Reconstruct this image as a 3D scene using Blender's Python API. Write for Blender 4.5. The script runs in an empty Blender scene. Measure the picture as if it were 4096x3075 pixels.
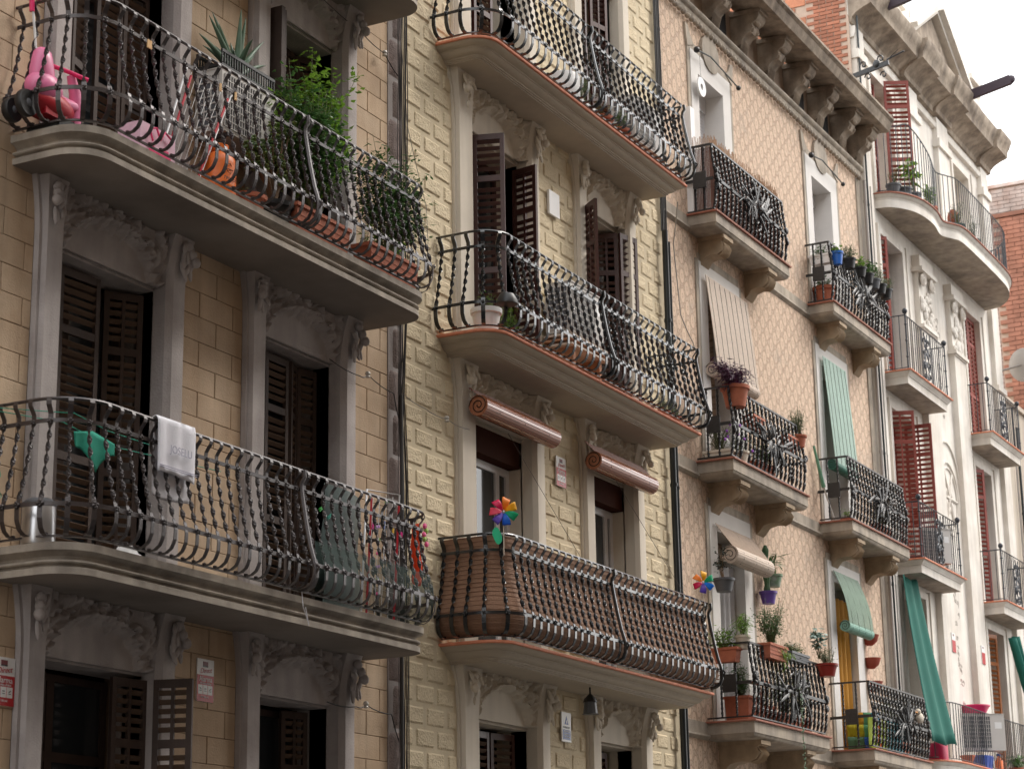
import bpy, math, random
from mathutils import Vector, Matrix
R_ = math.radians
S = bpy.context.scene
C = S.collection
rnd = random.Random(7)

# ------------------------------------------------------------------ camera, sky, sun, exposure
cam = bpy.data.cameras.new('camera'); cam_o = bpy.data.objects.new('camera', cam); C.objects.link(cam_o)
yaw, pit, rol = R_(27.6376), R_(15.2508), R_(-0.9408)
fw = Vector((math.cos(yaw)*math.cos(pit), math.sin(yaw)*math.cos(pit), math.sin(pit)))
rt = Vector((math.sin(yaw), -math.cos(yaw), 0)); up = rt.cross(fw)
r2 = rt*math.cos(rol)+up*math.sin(rol); u2 = up*math.cos(rol)-rt*math.sin(rol)
m = Matrix((r2, u2, -fw)).transposed().to_4x4(); m.translation = Vector((0, -11, 1.6))
cam_o.matrix_world = m
cam.sensor_width = 36; cam.lens = 8432.66/4096*36; cam.clip_start = .2; cam.clip_end = 2500
cam.dof.use_dof = True; cam.dof.focus_distance = 23; cam.dof.aperture_fstop = 3.2
S.camera = cam_o
S.view_settings.view_transform = 'Standard'; S.view_settings.look = 'None'
S.view_settings.gamma = 1; S.view_settings.use_curve_mapping = False
S.view_settings.exposure = 1.3
SUN = Vector((.62, -.50, .80)).normalized()
w = bpy.data.worlds.new('World'); S.world = w; w.use_nodes = True
nt = w.node_tree; nt.nodes.clear()
out = nt.nodes.new('ShaderNodeOutputWorld'); bg = nt.nodes.new('ShaderNodeBackground')
sky = nt.nodes.new('ShaderNodeTexSky'); sky.sky_type = 'NISHITA'; sky.sun_disc = False
sky.sun_elevation = math.asin(SUN.z); sky.sun_rotation = math.atan2(SUN.x, SUN.y)
sky.dust_density = 4; sky.air_density = 1.0
mx = nt.nodes.new('ShaderNodeMix'); mx.data_type = 'RGBA'; mx.inputs[0].default_value = .82
mx.inputs[7].default_value = (8.1, 8.1, 8.0, 1)      # even overcast cloud veil
nt.links.new(sky.outputs[0], mx.inputs[6]); nt.links.new(mx.outputs[2], bg.inputs[0])
bg.inputs[1].default_value = .14
nt.links.new(bg.outputs[0], out.inputs[0])
sl = bpy.data.lights.new('sun', 'SUN'); sl.energy = .75; sl.angle = R_(22); sl.color = (1, .95, .88)
so = bpy.data.objects.new('sun', sl); C.objects.link(so)
so.rotation_euler = SUN.to_track_quat('Z', 'Y').to_euler(); so.location = (20, -8, 40)

# ------------------------------------------------------------------ materials
MAT = {}
def mat(name, col, rough=.8, metal=0, var=.12, vscale=3., bump=.0, bscale=40., spec=.5, col2=None, c2scale=None, c2amt=.5,
        transl=0, streak=0, rand=0, coat=0, alpha=1, trans=0, sharp=False):
    if name in MAT: return MAT[name]
    M = bpy.data.materials.new(name); M.use_nodes = True; n = M.node_tree.nodes; L = M.node_tree.links
    b = n['Principled BSDF']
    b.inputs['Roughness'].default_value = rough; b.inputs['Metallic'].default_value = metal
    b.inputs['Specular IOR Level'].default_value = spec; b.inputs['Coat Weight'].default_value = coat
    b.inputs['Coat Roughness'].default_value = .12
    geo = n.new('ShaderNodeNewGeometry'); pos = geo.outputs['Position']
    ns = n.new('ShaderNodeTexNoise'); ns.inputs['Scale'].default_value = vscale; ns.inputs['Detail'].default_value = 6
    ns.inputs['Roughness'].default_value = .65
    L.new(pos, ns.inputs['Vector'])
    cur = None
    def rgb(c): return (c[0], c[1], c[2], 1)
    def mixc(fac, a, bb, mode='MIX'):
        x = n.new('ShaderNodeMix'); x.data_type = 'RGBA'; x.blend_type = mode
        if isinstance(fac, float): x.inputs[0].default_value = fac
        else: L.new(fac, x.inputs[0])
        for s_, v_ in ((6, a), (7, bb)):
            if isinstance(v_, tuple): x.inputs[s_].default_value = v_
            else: L.new(v_, x.inputs[s_])
        return x.outputs[2]
    base = rgb(col)
    if col2:
        n2 = n.new('ShaderNodeTexNoise'); n2.inputs['Scale'].default_value = c2scale or vscale*.6; n2.inputs['Detail'].default_value = 5
        L.new(pos, n2.inputs['Vector'])
        rp = n.new('ShaderNodeMapRange'); rp.inputs[1].default_value = .5-.22*c2amt-(0 if not sharp else -.1); rp.inputs[2].default_value = .72 if not sharp else .52
        L.new(n2.outputs[0], rp.inputs[0]); base = mixc(rp.outputs[0], base, rgb(col2))
    mr = n.new('ShaderNodeMapRange'); mr.inputs[1].default_value = .25; mr.inputs[2].default_value = .75
    mr.inputs[3].default_value = 1-var; mr.inputs[4].default_value = 1+var
    L.new(ns.outputs[0], mr.inputs[0])
    hs = n.new('ShaderNodeHueSaturation')
    if isinstance(base, tuple): hs.inputs['Color'].default_value = base
    else: L.new(base, hs.inputs['Color'])
    val = mr.outputs[0]
    def mul(a, bb):
        q = n.new('ShaderNodeMath'); q.operation = 'MULTIPLY'; L.new(a, q.inputs[0]); L.new(bb, q.inputs[1]); return q.outputs[0]
    if streak:
        mp = n.new('ShaderNodeMapping'); mp.inputs['Scale'].default_value = (7, 7, .45)
        L.new(pos, mp.inputs[0]); st = n.new('ShaderNodeTexNoise'); st.inputs['Scale'].default_value = 1; st.inputs['Detail'].default_value = 6
        L.new(mp.outputs[0], st.inputs['Vector'])
        r3 = n.new('ShaderNodeMapRange'); r3.inputs[1].default_value = .3; r3.inputs[2].default_value = .62
        r3.inputs[3].default_value = 1-streak; r3.inputs[4].default_value = 1
        L.new(st.outputs[0], r3.inputs[0]); val = mul(val, r3.outputs[0])
    if rand:
        oi = n.new('ShaderNodeObjectInfo'); r4 = n.new('ShaderNodeMapRange'); r4.inputs[3].default_value = 1-rand; r4.inputs[4].default_value = 1+rand
        L.new(oi.outputs['Random'], r4.inputs[0]); val = mul(val, r4.outputs[0])
    L.new(val, hs.inputs['Value']); L.new(hs.outputs[0], b.inputs['Base Color'])
    if bump:
        bn = n.new('ShaderNodeTexNoise'); bn.inputs['Scale'].default_value = bscale; bn.inputs['Detail'].default_value = 4
        L.new(pos, bn.inputs['Vector'])
        bp = n.new('ShaderNodeBump'); bp.inputs['Strength'].default_value = min(1, bump); bp.inputs['Distance'].default_value = .02
        L.new(bn.outputs[0], bp.inputs['Height']); L.new(bp.outputs[0], b.inputs['Normal'])
    if transl:
        tr = n.new('ShaderNodeBsdfTranslucent'); L.new(hs.outputs[0], tr.inputs[0])
        ms = n.new('ShaderNodeMixShader'); ms.inputs[0].default_value = transl
        L.new(b.outputs[0], ms.inputs[1]); L.new(tr.outputs[0], ms.inputs[2])
        L.new(ms.outputs[0], n['Material Output'].inputs[0])
    if alpha < 1: b.inputs['Alpha'].default_value = alpha
    if trans: b.inputs['Transmission Weight'].default_value = trans
    MAT[name] = M
    return M
STONE = mat('tan_stone', (.56, .42, .29), .85, var=.13, vscale=2.2, bump=.25, bscale=60, col2=(.45, .31, .195), c2scale=1.7, streak=.16, rand=.05)
JOINT = mat('dark_joint', (.20, .135, .085), .95, var=.2)
GREYST = mat('mauve_stone', (.46, .415, .40), .85, var=.14, vscale=2.5, bump=.3, bscale=50, col2=(.34, .30, .285), c2scale=2.0, streak=.18)
QUOIN = mat('pinkish_quoin', (.30, .235, .215), .9, var=.2, vscale=14, bump=.9, bscale=55, streak=.2)
SLAB1 = mat('beige_moulding', (.46, .405, .34), .85, var=.12, vscale=3, bump=.2, bscale=70, col2=(.27, .235, .20), c2scale=3.2, streak=.3)
SOFF1 = mat('shaded_soffit', (.27, .235, .205), .9, var=.12, vscale=1.5, col2=(.18, .15, .13), c2scale=1.2)  # slab beige darkened to paint the shade under the balcony
YWALL = mat('cream_render', (.68, .575, .40), .85, var=.08, vscale=2, bump=.3, bscale=90, streak=.12)
YBLOCK = mat('cream_bossage', (.68, .57, .39), .85, var=.06, vscale=8, bump=.8, bscale=42, rand=.05)
CREAM = mat('cream_surround', (.66, .59, .49), .75, var=.07, vscale=2, bump=.12, bscale=60, streak=.10)
SLAB2 = mat('taupe_moulding', (.47, .40, .315), .7, var=.07, vscale=2, bump=.1, streak=.06)
TILE = mat('terracotta_tile', (.62, .22, .12), .7, var=.25, vscale=9, bump=.2)
TILED = mat('dark_terracotta_tile', (.34, .13, .085), .75, var=.25, vscale=9, bump=.2)
TRIM3 = mat('beige_grey_trim', (.47, .40, .32), .85, var=.15, vscale=3, bump=.3, bscale=50, col2=(.30, .26, .22), c2scale=2.5, streak=.3)
WHITEF = mat('white_surround', (.70, .67, .64), .8, var=.06, vscale=3, bump=.15)
TRIM4 = mat('ivory_stone', (.78, .735, .67), .85, var=.10, vscale=2, bump=.2, bscale=30, col2=(.66, .60, .53), c2scale=1.3, streak=.15)
TRIM4D = mat('weathered_stone', (.44, .36, .28), .9, var=.3, vscale=4, bump=.5, bscale=20, col2=(.22, .17, .13), c2scale=2.5, streak=.35)
BRICKM = mat('red_brick', (.38, .155, .095), .9, var=.22, vscale=6, bump=.5, bscale=60, rand=.28)
MORTAR = mat('mortar', (.50, .38, .30), .95, var=.12, vscale=8)
IRON1 = mat('brown_iron', (.055, .044, .044), .34, metal=.35, var=.25, vscale=30, spec=.9, bump=.15, bscale=120)
IRON2 = mat('black_iron', (.010, .011, .013), .18, metal=.0, var=.3, vscale=30, spec=.6, coat=.35, bump=.15, bscale=90)
IRON3 = mat('old_black_iron', (.014, .014, .015), .30, metal=.0, var=.4, vscale=25, spec=.5, coat=.12, bump=.5, bscale=60)
IRON4 = mat('grey_iron', (.035, .04, .05), .4, metal=.2, var=.2, vscale=20)
SHUT1 = mat('umber_shutter', (.055, .034, .026), .7, var=.2, vscale=6, bump=.15)
SLAT1 = mat('umber_slat', (.115, .075, .052), .8, spec=.2, var=.2, vscale=6)
SHUT2 = mat('maroon_shutter', (.060, .021, .016), .38, var=.15, vscale=6)
SHUT4 = mat('red_shutter', (.26, .050, .034), .5, var=.18, vscale=5, bump=.1)
DARK = mat('shade_and_cord_black', (.012, .010, .010), .9, var=.2)  # near-black paints the shade of unlit rooms; also colours blind cords
ROOM = mat('shaded_room', (.06, .05, .048), .9, var=.2)  # dimness of the rooms put into the colour
GLASS = mat('window_glass', (.035, .04, .045), .06, spec=.8, var=.05)
PVC = mat('white_frame', (.72, .72, .74), .35, var=.03)
WHITE = mat('white_plastic', (.78, .77, .76), .4, var=.03)
GREYP = mat('grey_plastic', (.10, .105, .115), .5, var=.1)
BLACKP = mat('black_plastic', (.014, .014, .015), .45, var=.2)
ACM = mat('beige_casing', (.56, .53, .50), .5, var=.05)
ACG = mat('grille_dark', (.10, .10, .11), .6, var=.1)
TERRA = mat('terracotta_pot', (.42, .13, .07), .75, var=.18, vscale=12, bump=.1)
REDPOT = mat('red_glazed_pot', (.30, .03, .02), .3, var=.1)
PINK = mat('pink_plastic', (.78, .20, .38), .35, var=.04)
HOTPINK = mat('hot_pink_plastic', (.80, .03, .16), .35, var=.04)
PALEP = mat('pale_pink_fabric', (.80, .55, .66), .8, var=.1, vscale=20)
REDP = mat('red_plastic', (.50, .02, .035), .4, var=.08)
ORANGE = mat('orange_enamel', (.80, .17, .02), .4, var=.08, vscale=8)
ORCL = mat('orange_cloth', (.95, .10, .02), .7, var=.06, transl=.3)
GREENCL = mat('mint_cloth', (.04, .40, .28), .85, var=.08, vscale=60, transl=.25)
TOWEL = mat('white_towel', (.80, .79, .84), .95, var=.04, bump=.5, bscale=220)
DGREEN = mat('teal_awning_cloth', (.012, .15, .115), .75, var=.12, vscale=4, transl=.15)
MESHG = mat('green_mesh', (.08, .12, .11), .9, var=.1)
STEEL = mat('steel', (.55, .55, .56), .3, metal=.9, var=.1)
CHROME = mat('white_wire', (.70, .70, .70), .4, metal=.2, var=.05)
COPPER = mat('varnished_reed', (.40, .145, .075), .2, var=.14, vscale=22, spec=.7, coat=.5)
REED = mat('beige_reed', (.60, .49, .40), .6, var=.12, vscale=14)
REEDD = mat('brown_reed', (.36, .25, .17), .6, var=.2, vscale=14)
MINT = mat('mint_reed', (.50, .66, .58), .5, var=.10, vscale=5, transl=.25)
GREED = mat('green_reed', (.16, .26, .18), .5, var=.15, vscale=10)
CANE = mat('dark_cane', (.17, .075, .05), .7, var=.3, vscale=40)
CANEL = mat('pale_cane', (.44, .28, .18), .75, var=.25, vscale=40)
WICKER = mat('brown_screen_cloth', (.30, .165, .10), .75, var=.12, vscale=5, bump=.4, bscale=60)
WOODB = mat('raw_board', (.45, .22, .12), .7, var=.2, vscale=8)
OAK = mat('orange_wood', (.36, .12, .03), .5, var=.2, vscale=6)
MUST = mat('mustard_curtain', (.52, .24, .02), .8, var=.08, transl=.1)
G1 = mat('bright_leaf', (.15, .29, .035), .42, var=.45, vscale=9, transl=.35, col2=(.19, .30, .04), c2scale=6)
G2 = mat('deep_leaf', (.05, .125, .035), .4, var=.5, vscale=11, transl=.25, col2=(.08, .15, .03), c2scale=8)
G3 = mat('greyish_leaf', (.16, .20, .12), .7, var=.4, vscale=12, transl=.2)
GJ = mat('jade_leaf', (.06, .12, .03), .3, var=.5, vscale=16, col2=(.22, .24, .06), c2scale=10)
GA = mat('aloe_leaf', (.10, .17, .11), .45, var=.2, vscale=6)
GP = mat('purple_leaf', (.045, .012, .045), .4, var=.5, vscale=14, transl=.15, col2=(.11, .03, .07), c2scale=8)
GC = mat('cactus_skin', (.035, .09, .03), .6, var=.3, vscale=15)
STEM = mat('plant_stem', (.10, .11, .04), .7, var=.3)
DRY = mat('dry_stem', (.22, .14, .08), .8, var=.3)
CABLE = mat('black_cable', (.030, .028, .028), .5, var=.1)
CABLEG = mat('grey_cable', (.34, .31, .29), .6, var=.1)
PIPE = mat('green_black_pipe', (.016, .022, .024), .35, var=.15)
REDK = mat('sign_red', (.45, .015, .02), .4, var=.03)
BLUES = mat('sign_blue', (.02, .06, .28), .4, var=.03)
CERAM = mat('porcelain', (.55, .52, .48), .3, var=.1)
ASPH = mat('asphalt', (.05, .05, .052), .9, var=.2, bump=.4)
PAVE = mat('paving_stone', (.15, .145, .135), .85, var=.15, bump=.2)
RENDER5 = mat('pale_render', (.58, .50, .41), .85, var=.12, vscale=1, streak=.2)
OPPM = mat('ochre_render', (.20, .15, .11), .9, var=.12, vscale=.7, streak=.2)

def sgraffito():
    M = bpy.data.materials.new('peach_sgraffito'); M.use_nodes = True; n = M.node_tree.nodes; L = M.node_tree.links; b = n['Principled BSDF']
    b.inputs['Roughness'].default_value = .88
    g = n.new('ShaderNodeNewGeometry'); sx = n.new('ShaderNodeSeparateXYZ'); L.new(g.outputs['Position'], sx.inputs[0])
    def m_(op, a, bb=None, cc=None):
        q = n.new('ShaderNodeMath'); q.operation = op
        for i, v_ in enumerate((a, bb, cc)):
            if v_ is None: continue
            if isinstance(v_, (int, float)): q.inputs[i].default_value = v_
            else: L.new(v_, q.inputs[i])
        return q.outputs[0]
    px, pz = .33, .29                                   # pitch of the stamped ovals
    def oval(ox, oz):
        u = m_('SUBTRACT', m_('FRACT', m_('ADD', m_('DIVIDE', sx.outputs[0], px), ox)), .5)
        v = m_('SUBTRACT', m_('FRACT', m_('ADD', m_('DIVIDE', sx.outputs[2], pz), oz)), .5)
        u = m_('MULTIPLY', u, px/.072); v = m_('MULTIPLY', v, pz/.108)
        return m_('SQRT', m_('ADD', m_('MULTIPLY', u, u), m_('MULTIPLY', v, v)))
    d = m_('MINIMUM', oval(0, 0), oval(.5, .5))
    ins = m_('LESS_THAN', d, .97)
    ring = m_('LESS_THAN', m_('ABSOLUTE', m_('SUBTRACT', d, 1.03)), .075)
    ring2 = m_('LESS_THAN', m_('ABSOLUTE', m_('SUBTRACT', d, .27)), .07)
    wv = n.new('ShaderNodeTexVoronoi'); wv.feature = 'DISTANCE_TO_EDGE'; wv.inputs['Scale'].default_value = 15
    ns = n.new('ShaderNodeTexNoise'); ns.inputs['Scale'].default_value = 6; L.new(g.outputs['Position'], ns.inputs['Vector'])
    ad = n.new('ShaderNodeVectorMath'); ad.operation = 'MULTIPLY_ADD'; ad.inputs[1].default_value = (.12, .12, .12)
    L.new(ns.outputs['Color'], ad.inputs[0]); L.new(g.outputs['Position'], ad.inputs[2]); L.new(ad.outputs[0], wv.inputs['Vector'])
    edge = m_('MULTIPLY', m_('LESS_THAN', wv.outputs['Distance'], .075), m_('SUBTRACT', 1, ins))
    line = m_('MAXIMUM', m_('MAXIMUM', ring, ring2), edge)
    def mixc(f, a, c2):
        x = n.new('ShaderNodeMix'); x.data_type = 'RGBA'; L.new(f, x.inputs[0])
        for s_, v_ in ((6, a), (7, c2)):
            if isinstance(v_, tuple): x.inputs[s_].default_value = v_
            else: L.new(v_, x.inputs[s_])
        return x.outputs[2]
    c = mixc(ins, (.57, .43, .325, 1), (.67, .505, .375, 1))
    c = mixc(m_('MULTIPLY', line, .62), c, (.36, .23, .16, 1))
    st = n.new('ShaderNodeTexNoise'); st.inputs['Scale'].default_value = 1.1; st.inputs['Detail'].default_value = 9; st.inputs['Roughness'].default_value = .7
    L.new(g.outputs['Position'], st.inputs['Vector'])
    mr = n.new('ShaderNodeMapRange'); mr.inputs[1].default_value = .56; mr.inputs[2].default_value = .70; L.new(st.outputs[0], mr.inputs[0])
    c = mixc(m_('MULTIPLY', mr.outputs[0], .75), c, (.36, .30, .25, 1))
    L.new(c, b.inputs['Base Color'])
    bp = n.new('ShaderNodeBump'); bp.inputs['Strength'].default_value = .5; bp.inputs['Distance'].default_value = .008; bp.invert = True
    L.new(line, bp.inputs['Height']); L.new(bp.outputs[0], b.inputs['Normal'])
    return M
SGRAF = sgraffito()

# ------------------------------------------------------------------ mesh builder
class MB:
    def __init__(s): s.v = []; s.f = []; s.mi = []; s.cur = 0
    def add(s, vs, fs):
        o = len(s.v); s.v += [tuple(p) for p in vs]
        for f in fs: s.f.append([i+o for i in f]); s.mi.append(s.cur)
        return s
    def box(s, x0, x1, y0, y1, z0, z1):
        return s.add([(x0, y0, z0), (x1, y0, z0), (x1, y1, z0), (x0, y1, z0), (x0, y0, z1), (x1, y0, z1), (x1, y1, z1), (x0, y1, z1)],
                     [(0, 3, 2, 1), (4, 5, 6, 7), (0, 1, 5, 4), (1, 2, 6, 5), (2, 3, 7, 6), (3, 0, 4, 7)])
    def xbox(s, M, sx, sy, sz):
        vs = [M @ Vector((x*sx/2, y*sy/2, z*sz/2)) for z in (-1, 1) for x, y in ((-1, -1), (1, -1), (1, 1), (-1, 1))]
        return s.add(vs, [(0, 3, 2, 1), (4, 5, 6, 7), (0, 1, 5, 4), (1, 2, 6, 5), (2, 3, 7, 6), (3, 0, 4, 7)])
    def prism(s, poly, a, b, axis='y'):
        n = len(poly)
        P = (lambda p, t: (p[0], t, p[1])) if axis == 'y' else ((lambda p, t: (t, p[0], p[1])) if axis == 'x' else (lambda p, t: (p[0], p[1], t)))
        vs = [P(p, a) for p in poly]+[P(p, b) for p in poly]
        return s.add(vs, [tuple(range(n)), tuple(range(2*n-1, n-1, -1))]+[(i, (i+1) % n+0, (i+1) % n+n, i+n)[::-1] for i in range(n)])
    def tube(s, pts, r, n=6, cap=True, r2=None):
        pts = [Vector(p) for p in pts]; N = len(pts); rings = []
        t = (pts[1]-pts[0]).normalized(); a = Vector((0, 0, 1)) if abs(t.z) < .9 else Vector((1, 0, 0)); nx = t.cross(a).normalized()
        vs = []
        for i, p in enumerate(pts):
            t = (pts[min(i+1, N-1)]-pts[max(i-1, 0)]).normalized(); nx = (nx-t*nx.dot(t)).normalized(); ny = t.cross(nx)
            rr = r if r2 is None else r+(r2-r)*i/(N-1)
            if isinstance(r, (list, tuple)): rr = r[i]
            vs += [p+(nx*math.cos(q*2*math.pi/n)+ny*math.sin(q*2*math.pi/n))*rr for q in range(n)]
        fs = [(i*n+q, i*n+(q+1) % n, (i+1)*n+(q+1) % n, (i+1)*n+q) for i in range(N-1) for q in range(n)]
        if cap: fs += [tuple(range(n-1, -1, -1)), tuple(range((N-1)*n, N*n))]
        return s.add(vs, fs)
    def lathe(s, prof, c=(0, 0, 0), n=16, sx=1, sy=1):
        vs = [(c[0]+r*math.cos(q*2*math.pi/n)*sx, c[1]+r*math.sin(q*2*math.pi/n)*sy, c[2]+z) for r, z in prof for q in range(n)]; N = len(prof)
        fs = [(i*n+q, i*n+(q+1) % n, (i+1)*n+(q+1) % n, (i+1)*n+q) for i in range(N-1) for q in range(n)]
        fs += [tuple(range(n-1, -1, -1)), tuple(range((N-1)*n, N*n))]
        return s.add(vs, fs)
    def ell(s, c, r, n=8, m=5, M=None):
        vs = []; fs = []
        for j in range(m+1):
            ph = math.pi*j/m
            for i in range(n):
                th = 2*math.pi*i/n; p = Vector((math.sin(ph)*math.cos(th)*r[0], math.sin(ph)*math.sin(th)*r[1], math.cos(ph)*r[2]))
                if M: p = M @ p
                vs.append((c[0]+p[0], c[1]+p[1], c[2]+p[2]))
        for j in range(m):
            for i in range(n): fs.append((j*n+i, (j+1)*n+i, (j+1)*n+(i+1) % n, j*n+(i+1) % n))
        return s.add(vs, fs)
    def path(s, stn, prof, close=False):
        """stn: list of (x,y,nx,ny); prof: list of (out,z)"""
        k = len(prof); vs = [(x+nx*o, y+ny*o, z) for x, y, nx, ny in stn for o, z in prof]
        rng = range(k) if close else range(k-1)
        fs = [(i*k+j, i*k+(j+1) % k, (i+1)*k+(j+1) % k, (i+1)*k+j) for i in range(len(stn)-1) for j in rng]
        return s.add(vs, fs)
    def cap(s, stn, o, z, down=False):
        vs = [(x+nx*o, y+ny*o, z) for x, y, nx, ny in stn]; n = len(vs)
        return s.add(vs, [tuple(range(n)) if down else tuple(range(n-1, -1, -1))])
    def grid(s, fn, nu, nv):
        vs = [fn(i/nu, j/nv) for i in range(nu+1) for j in range(nv+1)]
        return s.add(vs, [(i*(nv+1)+j, (i+1)*(nv+1)+j, (i+1)*(nv+1)+j+1, i*(nv+1)+j+1) for i in range(nu) for j in range(nv)])
    def mesh(s, name, mats, smooth=None):
        me = bpy.data.meshes.new(name); me.from_pydata(s.v, [], s.f)
        if not isinstance(mats, (list, tuple)): mats = [mats]
        for m_ in mats: me.materials.append(m_)
        if len(mats) > 1: me.polygons.foreach_set('material_index', s.mi)
        if smooth is not None:
            me.polygons.foreach_set('use_smooth', [True]*len(me.polygons)); me.set_sharp_from_angle(angle=R_(smooth))
        me.update()
        return me

def link(name, me, parent=None, loc=(0, 0, 0), rot=None, scale=None):
    o = bpy.data.objects.new(name, me); C.objects.link(o)
    if parent: o.parent = parent
    o.location = loc
    if rot: o.rotation_euler = rot
    if scale: o.scale = scale
    return o
def build(name, mb, mats, parent=None, smooth=None, loc=(0, 0, 0), rot=None):
    """loc is local to the parent; buildings' parts are meshed in world metres, see bld()"""
    return link(name, mb.mesh(name, mats, smooth), parent, loc, rot)
def tag(o, label=None, cat=None, group=None, kind=None):
    if label: o['label'] = label
    if cat: o['category'] = cat
    if group: o['group'] = group
    if kind: o['kind'] = kind
    return o
def thing(name, label, cat, loc, group=None, rz=0):
    o = link(name, None, None, loc, (0, 0, rz)); o.empty_display_size = .1
    return tag(o, label, cat, group)
def wpart(name, mb, mats, parent, smooth=None):
    """mesh in world coordinates under an unrotated thing"""
    return build(name, mb, mats, parent, smooth, loc=-Vector(parent.location))
def wsub(name, mb, mats, part, smooth=None):
    return build(name, mb, mats, part, smooth)
def text(s, size, matl, parent, loc, rot, name='lettering', align='CENTER', ext=.0008, sx=1, shear=0):
    cu = bpy.data.curves.new(name, 'FONT'); cu.body = s; cu.size = size; cu.align_x = align; cu.align_y = 'CENTER'; cu.extrude = ext; cu.shear = shear
    o = bpy.data.objects.new('tmp', cu); C.objects.link(o)
    me = bpy.data.meshes.new_from_object(o.evaluated_get(bpy.context.evaluated_depsgraph_get()))
    bpy.data.objects.remove(o); me.materials.clear(); me.materials.append(matl)
    q = link(name, me, parent, loc, rot); q.scale = (sx, 1, 1)
    return q
def copy_tree(o, parent=None):
    c = o.copy(); C.objects.link(c); c.parent = parent
    for ch in o.children: copy_tree(ch, c)
    return c

# ------------------------------------------------------------------ ground, street, opposite row (behind the camera)
tag(build('ground', MB().box(-300, 400, -300, 300, -.06, -.02), ASPH), kind='structure')
tag(build('road', MB().box(-60, 160, -9.6, -2.6, -.02, .004), ASPH), kind='structure')
for a, b in ((-2.6, 0.0), (-12.6, -9.6)):
    tag(build('pavement', MB().box(-60, 160, a, b, -.02, .13), PAVE), kind='structure')

def facade_wall(mb, x0, x1, z0, z1, openings, yf=0.0, yb=.45):
    """wall core with rectangular holes; openings: (xl,xr,zb,zt) stacked in columns"""
    cols = {}
    for xl, xr, zb, zt in openings: cols.setdefault((xl, xr), []).append((zb, zt))
    x = x0
    for (xl, xr), hs in sorted(cols.items()):
        if xl > x: mb.box(x, xl, yf, yb, z0, z1)
        z = z0
        for zb, zt in sorted(hs):
            if zb > z: mb.box(xl, xr, yf, yb, z, zb)
            z = zt
        if z1 > z: mb.box(xl, xr, yf, yb, z, z1)
        x = xr
    if x1 > x: mb.box(x, x1, yf, yb, z0, z1)
    return mb

OPPH = 23
opp = thing('apartment_building', 'plain ochre rendered building across the street from the balconies', 'building', (2, -12.6, 0))
ow = MB()
xs = [-38+i*3.2 for i in range(22)]
ops = [(x+1, x+2.1, zz, zz+2.2) for x in xs if x < 31 for zz in (1.0, 4.6, 8.0, 11.4, 14.8)]
facade_wall(ow, -40, 34, 0, OPPH, ops, -13.1, -12.6)
ow.box(-40, 34, -24, -13.1, 0, OPPH)
wpart('wall', ow, OPPM, opp)

# ------------------------------------------------------------------ stations along a balcony's plan
def stations(x0, x1, yf, rl=.3, rr=.3, step=None, y0=0.0, n=7):
    """open path wall -> front -> wall, with outward normals"""
    st = []
    st.append((x0, y0, -1, 0))
    if rl > .01:
        for i in range(n+1):
            a = math.pi+i*(math.pi/2)/n
            st.append((x0+rl+rl*math.cos(a), yf+rl+rl*math.sin(a), math.cos(a), math.sin(a)))
    else:
        st.append((x0, yf, -1, -1))
    if rr > .01:
        for i in range(n+1):
            a = 1.5*math.pi+i*(math.pi/2)/n
            st.append((x1-rr+rr*math.cos(a), yf+rr+rr*math.sin(a), math.cos(a), math.sin(a)))
    else:
        st.append((x1, yf, 1, -1))
    st.append((x1, y0, 1, 0))
    return st
def resample(st, off, step, start=.0):
    """points every `step` metres of the path, (x,y,normal angle)"""
    P = [(a[0]+a[2]*off, a[1]+a[3]*off, a[2], a[3]) for a in st]
    seg = []; L = 0
    for a, b in zip(P, P[1:]):
        d = math.hypot(b[0]-a[0], b[1]-a[1]); seg.append((L, d, a, b)); L += d
    n = max(1, round((L-2*start)/step)); outp = []
    for k in range(n+1):
        s = start+(L-2*start)*k/n
        for l0, d, a, b in seg:
            if l0 <= s <= l0+d+1e-6 and d > 1e-6:
                t = (s-l0)/d; nx = a[2]+(b[2]-a[2])*t; ny = a[3]+(b[3]-a[3])*t
                if a[2]*b[2] < -.5 or (abs(b[3]) > .9 and abs(a[2]) > .9) : pass
                outp.append((a[0]+(b[0]-a[0])*t, a[1]+(b[1]-a[1])*t, nx, ny)); break
    return outp
def sharp_stations(x0, x1, yf):
    return [(x0, 0, -1, 0), (x0, yf, -1, -1), (x1, yf, 1, -1), (x1, 0, 1, 0)]

def slab(name, bld_, st, ztop, prof, mats, matid, inner=.02, sub_tile=None, smooth=35):
    """prof list of (out,dz) from top to bottom"""
    mb = MB(); mb.path(st, [(-.25, ztop)]+[(o, ztop+z) for o, z in prof])
    z2 = ztop+prof[-1][1]; o2 = prof[-1][0]
    mb.cap(st, 0, ztop-.001)
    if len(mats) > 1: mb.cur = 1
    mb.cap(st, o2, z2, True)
    return wpart(name, mb, mats, bld_, smooth)

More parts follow.
